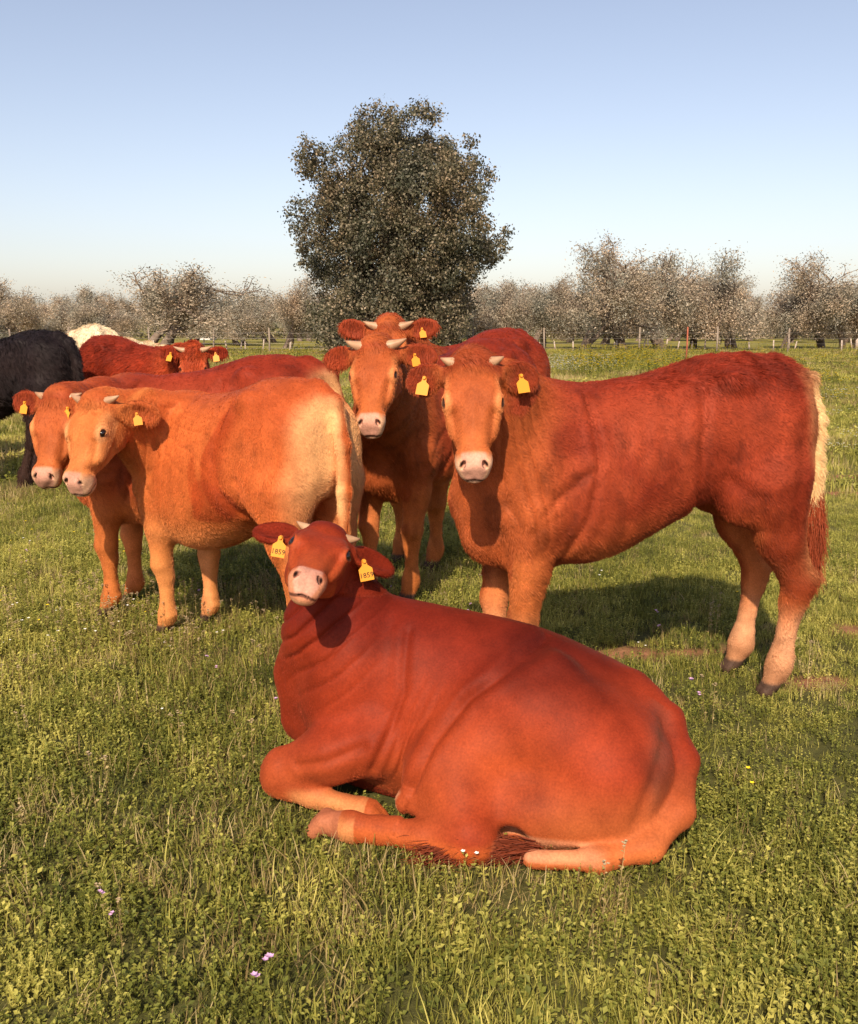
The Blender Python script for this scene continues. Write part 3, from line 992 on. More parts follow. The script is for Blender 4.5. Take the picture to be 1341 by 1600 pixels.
def grass_mat(name, cols, rough=.55, trans=.35, vscale=.6):
    """cols: dark, mid, light; varies per plant and over the meadow"""
    m, t, b = new_mat(name, cols[1], rough, .25)
    oi = N(t, 'ShaderNodeObjectInfo'); ge = N(t, 'ShaderNodeNewGeometry')
    n = N(t, 'ShaderNodeTexNoise', Scale=vscale, Detail=4.0, Roughness=.65)
    t.links.new(ge.outputs['Position'], n.inputs['Vector'])
    nb = N(t, 'ShaderNodeTexNoise', Scale=4.5, Detail=5.0, Roughness=.7)
    t.links.new(ge.outputs['Position'], nb.inputs['Vector'])
    mm = N(t, 'ShaderNodeMath', operation='MULTIPLY_ADD'); mm.inputs[1].default_value = .55; mm.inputs[2].default_value = -.275
    t.links.new(nb.outputs[0], mm.inputs[0])
    sm = N(t, 'ShaderNodeMath', operation='ADD'); t.links.new(n.outputs[0], sm.inputs[0]); t.links.new(mm.outputs[0], sm.inputs[1]); n = sm
    ad = N(t, 'ShaderNodeMath', operation='MULTIPLY_ADD'); ad.inputs[1].default_value = .30
    t.links.new(oi.outputs['Random'], ad.inputs[0]); t.links.new(n.outputs[0], ad.inputs[2])
    ad2 = N(t, 'ShaderNodeMath', operation='MULTIPLY_ADD'); ad2.inputs[1].default_value = .22
    t.links.new(ge.outputs['Random Per Island'], ad2.inputs[0]); t.links.new(ad.outputs[0], ad2.inputs[2])
    c = ramp(t, ad2.outputs[0], [(.40, cols[0]), (.72, cols[1]), (1.0, cols[2])])
    t.links.new(c, b.inputs['Base Color'])
    tr = N(t, 'ShaderNodeBsdfTranslucent'); t.links.new(c, tr.inputs[0])
    mx = N(t, 'ShaderNodeMixShader'); mx.inputs[0].default_value = trans
    out = t.nodes['Material Output']
    t.links.new(b.outputs[0], mx.inputs[1]); t.links.new(tr.outputs[0], mx.inputs[2]); t.links.new(mx.outputs[0], out.inputs[0])
    return m


def blade_mesh(name, n, spread, h0, h1, width, mat, lean=.5, segs=3, seed=0):
    r = np.random.default_rng(seed)
    V, Fq = [], []
    for i in range(n):
        a = r.random() * 6.28; d = spread * math.sqrt(r.random())
        p = np.array([math.cos(a) * d, math.sin(a) * d, -.01])
        az = r.random() * 6.28; ln = lean * r.random()
        h = h0 + (h1 - h0) * r.random(); w = width * (.6 + .8 * r.random())
        side = np.array([-math.sin(az), math.cos(az), 0])
        b0 = len(V)
        for k in range(segs + 1):
            t = k / segs
            c = p + np.array([math.cos(az) * ln * h * t * t, math.sin(az) * ln * h * t * t, h * t * (1 - .25 * ln * t)])
            ww = w * (1 - t ** 1.6) * .5 + .0003
            V += [c - side * ww, c + side * ww]
        for k in range(segs):
            q = b0 + 2 * k; Fq.append((q, q + 1, q + 3, q + 2))
    return mesh_np(name, V, Fq, False, [mat])


def herb_mesh(name, stems, spread, h0, h1, leaf, mat, seed=0, top=None, topmat=None, topsize=.008, topn=1):
    """low herbs: thin stems with small leaflets along them; optional flower heads"""
    r = np.random.default_rng(seed)
    V, Fq, mi = [], [], []

    def leafq(c, d, up, l, w, m):
        s = np.cross(d, up); s = s / (np.linalg.norm(s) + 1e-9)
        b = len(V)
        V.extend([c, c + d * l * .5 + s * w + up * l * .08, c + d * l, c + d * l * .5 - s * w + up * l * .08]); Fq.append((b, b + 1, b + 2, b + 3)); mi.append(m)
    for i in range(stems):
        a = r.random() * 6.28; d = spread * math.sqrt(r.random())
        p = np.array([math.cos(a) * d, math.sin(a) * d, -.005])
        h = h0 + (h1 - h0) * r.random(); az = r.random() * 6.28; ln = .35 * r.random()
        tip = p + np.array([math.cos(az) * ln * h, math.sin(az) * ln * h, h])
        s = np.array([-math.sin(az), math.cos(az), 0]) * .0009; b = len(V)
        V.extend([p - s, p + s, tip + s * .6, tip - s * .6]); Fq.append((b, b + 1, b + 2, b + 3)); mi.append(0)
        k = max(3, int(h / .012))
        for j in range(k):
            t = .2 + .8 * (j + r.random()) / k
            c = p + (tip - p) * t
            dd = norm(np.array([r.normal(), r.normal(), .25 + .4 * r.random()])); up = norm(np.array([r.normal() * .3, r.normal() * .3, 1]))
            l = leaf * (.6 + .8 * r.random()); leafq(c, dd, up, l, l * .32, 0)
        if top:
            for q in range(topn):
                c = tip + r.normal(size=3) * topsize * .7 * (topn > 1)
                for w_ in range(5):
                    az2 = w_ * 1.2566; dd = norm(np.array([math.cos(az2), math.sin(az2), .55]))
                    leafq(c, dd, np.array([0, 0, 1.0]), topsize, topsize * .4, 1)
    mats = [mat] + ([topmat] if topmat else [])
    return mesh_np(name, V, Fq, False, mats, mi)


def scatter(name, pts, rz, sc, idx, sources, tilt=None):
    col = bpy.data.collections.new(name + '_sources')
    for i, me in enumerate(sources):
        o = bpy.data.objects.new('%s_%02d' % (name, i), me); col.objects.link(o)
    me = bpy.data.meshes.new(name)
    me.vertices.add(len(pts)); me.vertices.foreach_set('co', np.asarray(pts, np.float32).ravel())
    a = me.attributes.new('rot', 'FLOAT_VECTOR', 'POINT')
    rot = np.zeros((len(pts), 3), np.float32); rot[:, 2] = rz
    if tilt is not None: rot[:, :2] = tilt
    a.data.foreach_set('vector', rot.ravel())
    a = me.attributes.new('sc', 'FLOAT_VECTOR', 'POINT'); sc = np.asarray(sc, np.float32)
    if sc.ndim == 1: sc = np.repeat(sc[:, None], 3, 1)
    a.data.foreach_set('vector', sc.ravel())
    a = me.attributes.new('idx', 'INT', 'POINT'); a.data.foreach_set('value', np.asarray(idx, np.int32))
    o = link(name, me); o['kind'] = 'stuff'
    ng = bpy.data.node_groups.new(name + '_nodes', 'GeometryNodeTree')
    ng.interface.new_socket('Geometry', in_out='INPUT', socket_type='NodeSocketGeometry')
    ng.interface.new_socket('Geometry', in_out='OUTPUT', socket_type='NodeSocketGeometry')
    gi = ng.nodes.new('NodeGroupInput'); go = ng.nodes.new('NodeGroupOutput')
    ci = ng.nodes.new('GeometryNodeCollectionInfo'); ci.inputs['Collection'].default_value = col
    ci.inputs['Separate Children'].default_value = True; ci.inputs['Reset Children'].default_value = True
    ip = ng.nodes.new('GeometryNodeInstanceOnPoints'); ip.inputs['Pick Instance'].default_value = True

    def attr(nm, typ):
        n = ng.nodes.new('GeometryNodeInputNamedAttribute'); n.data_type = typ; n.inputs['Name'].default_value = nm
        return n.outputs[0]
    ng.links.new(gi.outputs[0], ip.inputs['Points']); ng.links.new(ci.outputs[0], ip.inputs['Instance'])
    ng.links.new(attr('idx', 'INT'), ip.inputs['Instance Index'])
    ng.links.new(attr('rot', 'FLOAT_VECTOR'), ip.inputs['Rotation']); ng.links.new(attr('sc', 'FLOAT_VECTOR'), ip.inputs['Scale'])
    ng.links.new(ip.outputs[0], go.inputs[0])
    md = o.modifiers.new('scatter', 'NODES'); md.node_group = ng
    return o


def field_points(density, y0, y1, margin=.75, slope=.50, lying=()):
    """random points in the view's wedge (a little wider than the frame)"""
    A = slope * (y1**2 - y0**2) + 2 * margin * (y1 - y0)
    n = int(A * density * 1.02)
    u = RNG.random(n * 2); y = np.sqrt(y0**2 + u * (y1**2 - y0**2))
    hw = slope * y + margin
    x = (RNG.random(n * 2) * 2 - 1) * hw
    keep = RNG.random(n * 2) < .5
    return x[keep], y[keep]


def build_grass(lying_org, lying_fwd):
    G1 = grass_mat('grass_green', [(.05, .062, .015), (.26, .25, .045), (.64, .56, .15)])
    G2 = grass_mat('herb_green', [(.035, .052, .014), (.21, .22, .038), (.56, .50, .12)])
    G3 = grass_mat('grass_dry', [(.15, .10, .04), (.34, .25, .10), (.58, .46, .22)], vscale=1.1)
    YEL, _, _ = new_mat('petal_yellow', (.85, .62, .02), .6); WHT, _, _ = new_mat('petal_white', (.8, .78, .72), .6); PNK, _, _ = new_mat('petal_mauve', (.55, .33, .52), .6)
    SEED, _, _ = new_mat('seed_head', (.36, .27, .16), .8)
    src = [blade_mesh('tuft', 50, .08, .022, .065, .0034, G1, 1.0, 3, 1),
           blade_mesh('tuft', 50, .085, .02, .07, .0030, G1, .7, 3, 2),
           blade_mesh('tuft', 30, .06, .035, .11, .0032, G1, .8, 3, 3),
           herb_mesh('herb', 20, .08, .02, .07, .012, G2, 4),
           herb_mesh('herb', 18, .07, .03, .095, .010, G2, 5),
           herb_mesh('herb', 24, .09, .015, .055, .014, G2, 6),
           blade_mesh('dry_tuft', 24, .07, .02, .085, .003, G3, 1.0, 3, 7)]
    x, y = field_points(450, 1.25, 8.5)
    P2 = np.stack([x, y, x * 0], 1)
    n = ground_noise(x, y)
    # nothing grows under the lying animal
    f = norm([lying_fwd[0], lying_fwd[1], 0]); l = np.array([-f[1], f[0], 0])
    lx = (x - lying_org[0]) * f[0] + (y - lying_org[1]) * f[1]; ly = (x - lying_org[0]) * l[0] + (y - lying_org[1]) * l[1]
    under = (np.abs(lx) < .55) & (np.abs(ly) < .24)
    bare = bare_mask(x, y)
    keep = (~under) & (RNG.random(len(x)) > bare * .93)
    keep &= RNG.random(len(x)) < np.clip(1.15 - .05 * (y - 2), .55, 1)
    x, y, n = x[keep], y[keep], n[keep]
    r = RNG.random(len(x))
    dry = sstep(.0, .5, vnoise(np.stack([x, y, x * 0], 1), 1.3, 76) + .4 * vnoise(np.stack([x, y, x * 0], 1), 4, 78)) * .26 + .05
    herb = sstep(-.4, .4, vnoise(np.stack([x, y, x * 0], 1), 1.0, 77)) * .35 + .50
    idx = np.where(r < dry, 6, np.where(RNG.random(len(x)) < herb, RNG.integers(3, 6, len(x)), RNG.choice([0, 1, 0, 1, 2], len(x))))
    sc = (.65 + .6 * RNG.random(len(x))) * (1 + .35 * n)
    # the cropped, trodden part to the right is shorter
    short = sstep(.3, 1.3, x + .3 * n) * sstep(2.2, 3.0, y)
    sc *= 1 - .25 * short
    scatter('grass', np.stack([x, y, -.01 + 0 * x], 1), RNG.random(len(x)) * 6.28, sc, idx, src, RNG.normal(size=(len(x), 2)) * .12)
    # mid and far grass: bigger, sparser pieces
    src2 = [blade_mesh('far_tuft', 150, .30, .05, .14, .011, G1, .8, 2, 11), herb_mesh('far_herb', 60, .30, .03, .08, .04, G2, 12),
            blade_mesh('far_tuft', 120, .28, .05, .16, .010, G1, .7, 2, 13), blade_mesh('far_dry', 90, .28, .05, .17, .009, G3, .8, 2, 14)]
    x, y = field_points(13, 8.0, 24, margin=1.0)
    x2, y2 = field_points(3.2, 24, 58, margin=2)
    x = np.concatenate([x, x2]); y = np.concatenate([y, y2])
    k_ = RNG.random(len(x)) > bare_mask(x, y) * .95
    x, y = x[k_], y[k_]
    idx = RNG.choice(4, len(x), p=[.26, .24, .16, .34])
    sc = (.7 + .5 * RNG.random(len(x))) * np.where(y > 24, 1.8, 1.0)
    s3 = np.stack([sc, sc, sc * np.where(y > 24, .7, 1)], 1)
    scatter('far_grass', np.stack([x, y, -.012 + 0 * x], 1), RNG.random(len(x)) * 6.28, s3, idx, src2)
    # flowering stalks in front
    fl = [herb_mesh('stalk', 2, .02, .14, .26, .010, G3, 21, True, SEED, .006, 5),
          herb_mesh('yellow_flower', 2, .03, .06, .13, .012, G2, 22, True, YEL, .009, 1),
          herb_mesh('mauve_flower', 2, .03, .07, .13, .012, G2, 23, True, PNK, .008, 3),
          herb_mesh('white_flower', 2, .03, .05, .11, .012, G2, 24, True, WHT, .008, 1),
          herb_mesh('brown_stalk', 3, .03, .08, .18, .012, G3, 25, True, SEED, .006, 4)]
    x, y = field_points(9, 1.5, 7.5)
    left = sstep(.6, -.6, x)
    keep = RNG.random(len(x)) < (.35 + .65 * left)
    lx = (x - lying_org[0]) * f[0] + (y - lying_org[1]) * f[1]; ly = (x - lying_org[0]) * l[0] + (y - lying_org[1]) * l[1]
    keep &= ~((np.abs(lx) < .75) & (np.abs(ly) < .5))
    x, y = x[keep], y[keep]
    idx = RNG.choice(5, len(x), p=[.34, .17, .14, .09, .26])
    # the tall band in front of the left hand animals
    ax = RNG.uniform(-2.3, -.3, 90); ay = 4.0 + RNG.random(90) * .9
    x = np.concatenate([x, ax]); y = np.concatenate([y, ay]); idx = np.concatenate([idx, RNG.choice([0, 4, 0, 3], 90)])
    scatter('flowering_stalks', np.stack([x, y, 0 * x], 1), RNG.random(len(x)) * 6.28, .75 + .5 * RNG.random(len(x)), idx, fl)
    # yellow and white flowers in the far meadow
    ff = [herb_mesh('far_yellow', 7, .5, .25, .42, .04, G2, 31, True, YEL, .045, 1), herb_mesh('far_white', 12, .45, .12, .26, .03, G2, 32, True, WHT, .035, 1)]
    fx, fy, fi = [], [], []
    for u0, u1, v0, v1, n_, k in ((880, 1060, 548, 590, 110, 0), (860, 960, 562, 585, 90, 1), (1060, 1341, 545, 640, 90, 0), (1200, 1341, 600, 740, 24, 1), (360, 520, 545, 575, 14, 0), (60, 470, 545, 560, 10, 1)):
        for _ in range(n_):
            g = ground_at(RNG.uniform(u0, u1), RNG.uniform(v0, v1))
            fx.append(g[0]); fy.append(g[1]); fi.append(k)
    fy = np.array(fy); sc = np.clip(fy / 30, .3, 1.1)
    scatter('meadow_flowers', np.stack([fx, fy, 0 * fy], 1), RNG.random(len(fx)) * 6.28, sc, fi, ff)


# ------------------------------------------------------------------ trees
def leaf_mat(name, cols, trans=.25):
    m, t, b = new_mat(name, cols[1], .6, .25)
    ge = N(t, 'ShaderNodeNewGeometry')
    c = ramp(t, ge.outputs['Random Per Island'], [(.0, cols[0]), (.5, cols[1]), (1.0, cols[2])])
    n = N(t, 'ShaderNodeTexNoise', Scale=.5, Detail=3.0)
    t.links.new(ge.outputs['Position'], n.inputs['Vector'])
    c2 = ramp(t, n.outputs[0], [(.35, (.75, .85, .9)), (.65, (1.25, 1.1, 1.0))])
    c = mixc(t, 1.0, c, c2, 'MULTIPLY')
    t.links.new(c, b.inputs['Base Color'])
    tr = N(t, 'ShaderNodeBsdfTranslucent'); t.links.new(c, tr.inputs[0])
    mx = N(t, 'ShaderNodeMixShader'); mx.inputs[0].default_value = trans
    t.links.new(b.outputs[0], mx.inputs[1]); t.links.new(tr.outputs[0], mx.inputs[2]); t.links.new(mx.outputs[0], t.nodes['Material Output'].inputs[0])
    return m


def leaves_mesh(name, C, size, mat, aspect=.45, droop=0.0):
    """one four-cornered leaf (or leaf spray) per centre"""
    n = len(C)
    d = RNG.normal(size=(n, 3)); d[:, 2] -= droop; d /= np.linalg.norm(d, axis=1)[:, None]
    u = RNG.normal(size=(n, 3)); u -= d * np.einsum('ij,ij->i', u, d)[:, None]; u /= np.linalg.norm(u, axis=1)[:, None]
    s = (size * (.6 + .8 * RNG.random(n)))[:, None]
    V = np.stack([C - d * s * .5, C + u * s * aspect * .5, C + d * s * .5, C - u * s * aspect * .5], 1).reshape(-1, 3)
    return mesh_np(name, V, np.arange(4 * n).reshape(-1, 4), False, [mat])


M_BARK = simple_noise_mat('olive_bark', (.10, .075, .06), (.24, .18, .14), 3.0, .9, .1, .5)
M_BARK2 = simple_noise_mat('oak_bark', (.06, .05, .045), (.15, .12, .10), 3.0, .9, .1, .5)


def build_oak(base):
    L = leaf_mat('oak_leaf', [(.04, .042, .024), (.115, .105, .062), (.30, .25, .18)], .15)
    d0 = base[1]; k = d0 / F_PX * 1.02
    lobes = []
    spec = [(600, 205, 34), (645, 200, 30), (690, 210, 28), (570, 240, 36), (625, 245, 46), (685, 245, 40), (720, 240, 26), (500, 250, 26), (535, 270, 36),
            (590, 300, 50), (655, 300, 52), (715, 290, 40), (742, 275, 22), (505, 300, 26), (495, 345, 30), (540, 340, 46), (600, 360, 54), (670, 355, 50),
            (720, 350, 34), (745, 378, 28), (772, 368, 22), (490, 385, 24), (530, 400, 46), (595, 420, 54), (660, 420, 54), (715, 410, 40), (515, 450, 38), (575, 475, 48),
            (640, 480, 52), (700, 465, 42), (530, 500, 36), (600, 515, 40), (660, 515, 42), (705, 505, 32), (560, 190, 14), (566, 172, 8), (476, 245, 12), (786, 352, 10), (470, 340, 10)]
    C = []
    tips = []
    for (u, v, r) in spec:
        rr = r * k
        _p = at(u, v + 14 * (v < 400), d0); cx = _p[0]; cz = _p[2]; rr = r * d0 / F_PX
        nlayer = 3 if r > 30 else (2 if r > 18 else 1)
        for q in range(nlayer):
            cy = RNG.uniform(-1, 1) * (3.6 if r > 30 else 2.6) * (1 if nlayer > 1 else .5)
            c = np.array([cx + RNG.normal() * rr * .2, d0 + cy, cz + RNG.normal() * rr * .2])
            tips.append(c)
            n = int(1700 * (rr / 1.3) ** 2)
            # sub clumps on the lobe's shell
            nc = max(5, int(16 * (rr / 1.3) ** 2))
            dd = RNG.normal(size=(nc, 3)); dd /= np.linalg.norm(dd, axis=1)[:, None]
            cc = c + dd * rr * (.72 + .32 * RNG.random(nc))[:, None]
            w = RNG.integers(0, nc, n)
            p = cc[w] + RNG.normal(size=(n, 3)) * (.13 + .075 * rr)
            C.append(p)
    C = np.concatenate(C)
    C = C[C[:, 2] > .3]
    root = empty('holm_oak', base)
    tag(root, 'big dark rounded evergreen oak rising alone behind the fence, tallest tree', 'tree', kind='thing')
    o = link('crown', leaves_mesh('oak_crown', C - base, .14, L, .6), root)
    m = MB()
    m.tube([(0, 0, -.2), (.1, 0, 1.2), (-.1, .1, 3), (.2, 0, 5.5), (.1, 0, 9), (0, 0, 11.5)], [.55, .42, .36, .26, .14, .03], 9)
    for c in tips[::2]:
        e = c - base
        s = np.array([0, 0, max(1.3, e[2] * .45)])
        mid = (s + e) / 2 + np.array([0, 0, -.25])
        m.tube([s, mid, e], [.08, .05, .015], 5, False)
    m.build('trunk', M_BARK2, root)


def olive_variant(seed, h, wide, leafn):
    """returns (trunk mesh builder, leaf centres)"""
    r = np.random.default_rng(seed)
    m = MB(); tips = []

    def grow(p, d, L, rad, depth):
        pts = [p]; q = p.copy(); dd = d.copy()
        k = 4
        for i in range(k):
            dd = norm(dd + r.normal(size=3) * .22 + np.array([0, 0, .05]))
            q = q + dd * L / k; pts.append(q.copy())
        rs = [rad * (1 - .45 * i / k) for i in range(k + 1)]
        m.tube(pts, rs, 6 if depth < 2 else 4, False)
        if depth >= 2:
            tips.extend([(a, dd) for a in pts[1:]])
        if depth >= 4: return
        for _ in range(int(r.integers(2, 4)) + (depth == 0)):
            nd = norm(dd + r.normal(size=3) * (.62 if depth else .75) * np.array([wide, wide, .6]) + np.array([0, 0, .12]))
            grow(pts[int(r.integers(2, k + 1))], nd, L * r.uniform(.58, .82), rad * .55, depth + 1)
    for _ in range(int(r.integers(1, 3))):
        grow(np.array([r.normal() * .2, r.normal() * .2, -.1]), norm([r.normal() * .3, r.normal() * .3, 1]), h * .30, .15, 0)
    T = np.array([t[0] for t in tips])
    zc = T[:, 2].max()
    sc = h / zc
    m.v = [v * sc for v in m.v]; T = T * sc
    w = r.integers(0, len(T), leafn)
    # weeping sprays
    C = T[w] + r.normal(size=(leafn, 3)) * .24
    C[:, 2] -= np.abs(r.normal(size=leafn)) * .75
    C = C[C[:, 2] > .7]
    return m, C


def build_olives():
    L1 = leaf_mat('olive_leaf', [(.20, .178, .135), (.39, .335, .255), (.58, .50, .40)], .3)
    var = []
    for i, (h, w) in enumerate(((5.6, 1.15), (6.8, 1.0), (5.2, 1.25), (6.2, 1.1), (4.6, 1.2))):
        m, C = olive_variant(40 + i, h, w, 25000)
        var.append((m, leaves_mesh('olive_crown', C, .125, L1, .42, .5)))
    protos = {}
    # (pixel u, distance, height px above horizon 508, variant)
    front = [(20, 62, 50, 2), (85, 66, 46, 4), (150, 64, 40, 2), (232, 56, 92, 0), (300, 75, 35, 4), (385, 70, 38, 2), (440, 62, 84, 3), (735, 64, 62, 4), (790, 66, 72, 2), (845, 62, 76, 3), (915, 56, 138, 1),
             (985, 60, 78, 4), (1040, 60, 118, 0), (1100, 62, 88, 2), (1155, 58, 112, 3), (1235, 60, 114, 1), (1290, 64, 66, 4), (1335, 60, 70, 0)]
    labs = ['pale olive tree at the far left edge behind the black cow', 'low grey olive tree behind the cream cow', 'low olive tree between the cream cow and the spreading olive',
            'wide spreading olive tree with bare dark limbs above the curly red cow', 'small distant olive tree beside the white shed', 'small bushy olive tree right of the white shed',
            'upright olive tree touching the left side of the big oak', 'low olive tree touching the right side of the big oak', 'second olive tree to the right of the big oak',
            'third olive tree to the right of the big oak', 'tallest thin-topped olive tree with a leaning bare trunk', 'low olive tree between the tallest olive and the broad one',
            'broad dense olive tree above the back of the large standing calf', 'olive tree right of the broad dense one', 'forked-trunk olive tree with a tuft on top above the calf rump',
            'tall rounded olive tree above the tail of the large calf', 'low olive tree second from the right edge', 'olive tree at the right edge of the orchard']
    r = np.random.default_rng(5)
    k = 0
    spots = [(u, d, hp, v, lab, 'olive trees along the fence') for (u, d, hp, v), lab in zip(front, labs)]
    for u in range(-160, 1500, 58):
        if 300 < u < 345: continue
        spots.append((u + r.uniform(-15, 15), r.uniform(72, 95), r.uniform(46, 74), int(r.integers(0, 5)), None, 'olive trees in the rows behind'))
    for u in range(-200, 1540, 60):
        if 295 < u < 350: continue
        spots.append((u + r.uniform(-20, 20), r.uniform(112, 140), r.uniform(26, 40), int(r.integers(0, 5)), None, 'olive trees in the rows behind'))
    for (u, d, hp, v, lab, grp) in spots:
        _p = at(u, 508 - hp, d); h = _p[2]; x = _p[0]
        m, lm = var[v]
        h0 = (5.6, 6.8, 5.2, 6.2, 4.6)[v]
        root = empty('olive_tree', (x, d, 0), r.random() * 6.28)
        s = h / h0
        sx = s * (1.2 if lab else 1.3) if s > .75 else .9
        if lab and 'spreading' in lab and 'wide' in lab: sx = s * 1.65
        root.scale = (sx, sx, s)
        tag(root, lab or 'grey olive tree in the hazy rows behind the fence line', 'tree', grp)
        if v not in protos:
            t = m.build('trunk', M_BARK, root); c = link('crown', lm, root); protos[v] = (t, c)
        else:
            for p in protos[v]:
                o = p.copy(); COL.objects.link(o); o.parent = root
    # low scrub that closes the gaps under the crowns
    LS = leaf_mat('scrub_leaf', [(.09, .09, .045), (.19, .17, .09), (.30, .25, .17)], .2)
    n = 16000
    x = RNG.uniform(-70, 70, n); y = RNG.uniform(100, 112, n); z = RNG.random(n) ** .8 * (2.1 + 1.0 * vnoise(np.stack([x, y, x * 0], 1), .12, 3))
    keep = ~((x > -29) & (x < -24))
    me = leaves_mesh('scrub', np.stack([x, y, z + .1], 1)[keep], .55, LS, .6)
    o = link('scrub', me); tag(o, kind='stuff')


def build_fence():
    WOOD = simple_noise_mat('post_wood', (.22, .17, .13), (.38, .31, .26), 6, .85, .1, .3, stretch=(1, 1, .2))
    WIRE, _, b = new_mat('wire', (.25, .22, .20), .4); b.inputs['Metallic'].default_value = .7
    RED = simple_noise_mat('rust_post', (.30, .08, .05), (.42, .14, .08), 8, .8, .1)
    d = 52.0
    root = empty('wire_fence', (0, d, 0))
    tag(root, 'wire fence on thin wooden posts between meadow and olive trees', 'fence')
    m = MB(); m.tube([(0, 0, -.3), (.01, 0, .7), (0, 0, 1.36)], [.055, .05, .045], 7)
    p0 = None
    us = [-60, 40, 127, 165, 250, 345, 430, 519, 612, 735, 845, 988, 1105, 1212, 1330, 1430]
    for i, u in enumerate(us):
        x = (u - 670.5) / F_PX * d * 1.02
        if p0 is None: o = p0 = m.build('post', WOOD, root)
        else: o = p0.copy(); COL.objects.link(o)
        o.location = (x, 0, RNG.uniform(-.1, .05)); o.rotation_euler = (RNG.normal() * .02, RNG.normal() * .03, RNG.random() * 6)
    for z in (.25, .5, .78, 1.08):
        w = MB(); xs = [(u - 670.5) / F_PX * d * 1.02 for u in us]
        pts = []
        for a, b_ in zip(xs[:-1], xs[1:]):
            pts += [(a, -.07, z), ((a + b_) / 2, -.07, z - .03)]
        pts.append((xs[-1], -.07, z))
        w.tube(pts, [.007] * len(pts), 4, False); w.build('wire', WIRE, root)
    # short pale stakes of the young plantation behind
    WH = simple_noise_mat('stake_wood', (.34, .26, .21), (.50, .42, .36), 6, .85, .1)
    r2 = empty('stake_row', (0, 56, 0)); tag(r2, 'row of short pale stakes under the olive trees', 'stakes')
    m = MB(); m.tube([(0, 0, -.2), (0, 0, .62)], [.05, .04], 6)
    p0 = None
    for u in range(-20, 1400, 21):
        if 480 < u < 520 or RNG.random() < .12: continue
        if p0 is None: o = p0 = m.build('stake', WH, r2)
        else: o = p0.copy(); COL.objects.link(o)
        o.location = ((u + RNG.normal() * 6 - 670.5) / F_PX * 56 * 1.02, RNG.normal() * 1.2, RNG.uniform(-.12, .1))
        o.rotation_euler = (RNG.normal() * .08, RNG.normal() * .1, 0)
    g = ground_at(1072, 566)
    m = MB(); m.tube([g + [0, 0, -.1], g + [.01, 0, .7], g + [0, 0, 1.42]], [.035, .035, .03], 6)
    o = m.build('red_post', RED); tag(o, 'thin rusty red post standing alone in the far meadow', 'post')
    # shed and pole seen through the gap in the orchard
    W_, _, _ = new_mat('shed_wall', (.72, .70, .68), .8); RF, _, _ = new_mat('shed_roof', (.12, .14, .17), .7)
    x0 = (329 - 670.5) / F_PX * 96 * 1.02
    sh = empty('farm_shed', (x0, 96, 0)); tag(sh, 'small white gabled shed with dark roof through the gap in the orchard', 'shed')
    me = bpy.data.meshes.new('wall')
    w_, hh, gg, dp = .75, 1.5, .9, 3.0
    v = [(-w_, 0, 0), (w_, 0, 0), (w_, 0, hh - .5), (-w_ * .6, 0, hh + gg - .5), (-w_, 0, hh + gg - .7), (-w_, dp, 0), (w_, dp, 0), (w_, dp, hh - .5), (-w_ * .6, dp, hh + gg - .5), (-w_, dp, hh + gg - .7)]
    me.from_pydata(v, [], [(0, 1, 2, 3, 4), (5, 9, 8, 7, 6), (0, 5, 6, 1), (1, 6, 7, 2), (0, 4, 9, 5)]); me.materials.append(W_)
    link('wall', me, sh)
    m = MB(); m.box((0, -.1, 0), (1.55, dp + .1, .06)); o = m.build('roof', RF, sh, False)
    o.location = (-w_ * .62, 0, hh + gg - .49); o.rotation_euler = (0, math.atan2(gg, w_ * 1.6), 0)
    m = MB(); m.tube([(0, 0, 0), (0, 0, 3.2)], [.16, .13], 6)
    o = m.build('utility_pole', M_BARK2); o.location = ((312 - 670.5) / F_PX * 90 * 1.02, 90, -.3)
    tag(o, 'thin dark pole just left of the white shed', 'pole')


# ------------------------------------------------------------------ the animals
def polydist(x, z, pts):
    """distance to a polyline in the side view and the signed side"""
    best = np.full(len(x), 9.0); sd = np.zeros(len(x))
    for (x0, z0), (x1, z1) in zip(pts[:-1], pts[1:]):
        dx, dz = x1 - x0, z1 - z0; L2 = dx * dx + dz * dz
        t = np.clip(((x - x0) * dx + (z - z0) * dz) / L2, 0, 1)
        ex, ez = x - x0 - t * dx, z - z0 - t * dz
        d = np.sqrt(ex * ex + ez * ez); m = d < best
        best[m] = d[m]; sd[m] = np.sign(dx * ez - dz * ex)[m]
    return best, sd


def tubedist(V, pts):
    best = np.full(len(V), 9.0)
    for a, b in zip(pts[:-1], pts[1:]):
        ba = b - a
        t = np.clip((V - a) @ ba / (ba @ ba), 0, 1)
        best = np.minimum(best, np.linalg.norm(V - a - t[:, None] * ba, axis=1))
    return best


def groove(x, z, pts, w, amp):
    """a crease with soft swollen lips"""
    d, _ = polydist(x, z, pts)
    return amp * (-np.exp(-(d / w) ** 2) + .55 * np.exp(-((d - 2.2 * w) / (1.6 * w)) ** 2))


def fold(t):
    return .22 - (1 - np.abs(np.sin(t))) ** 2.5


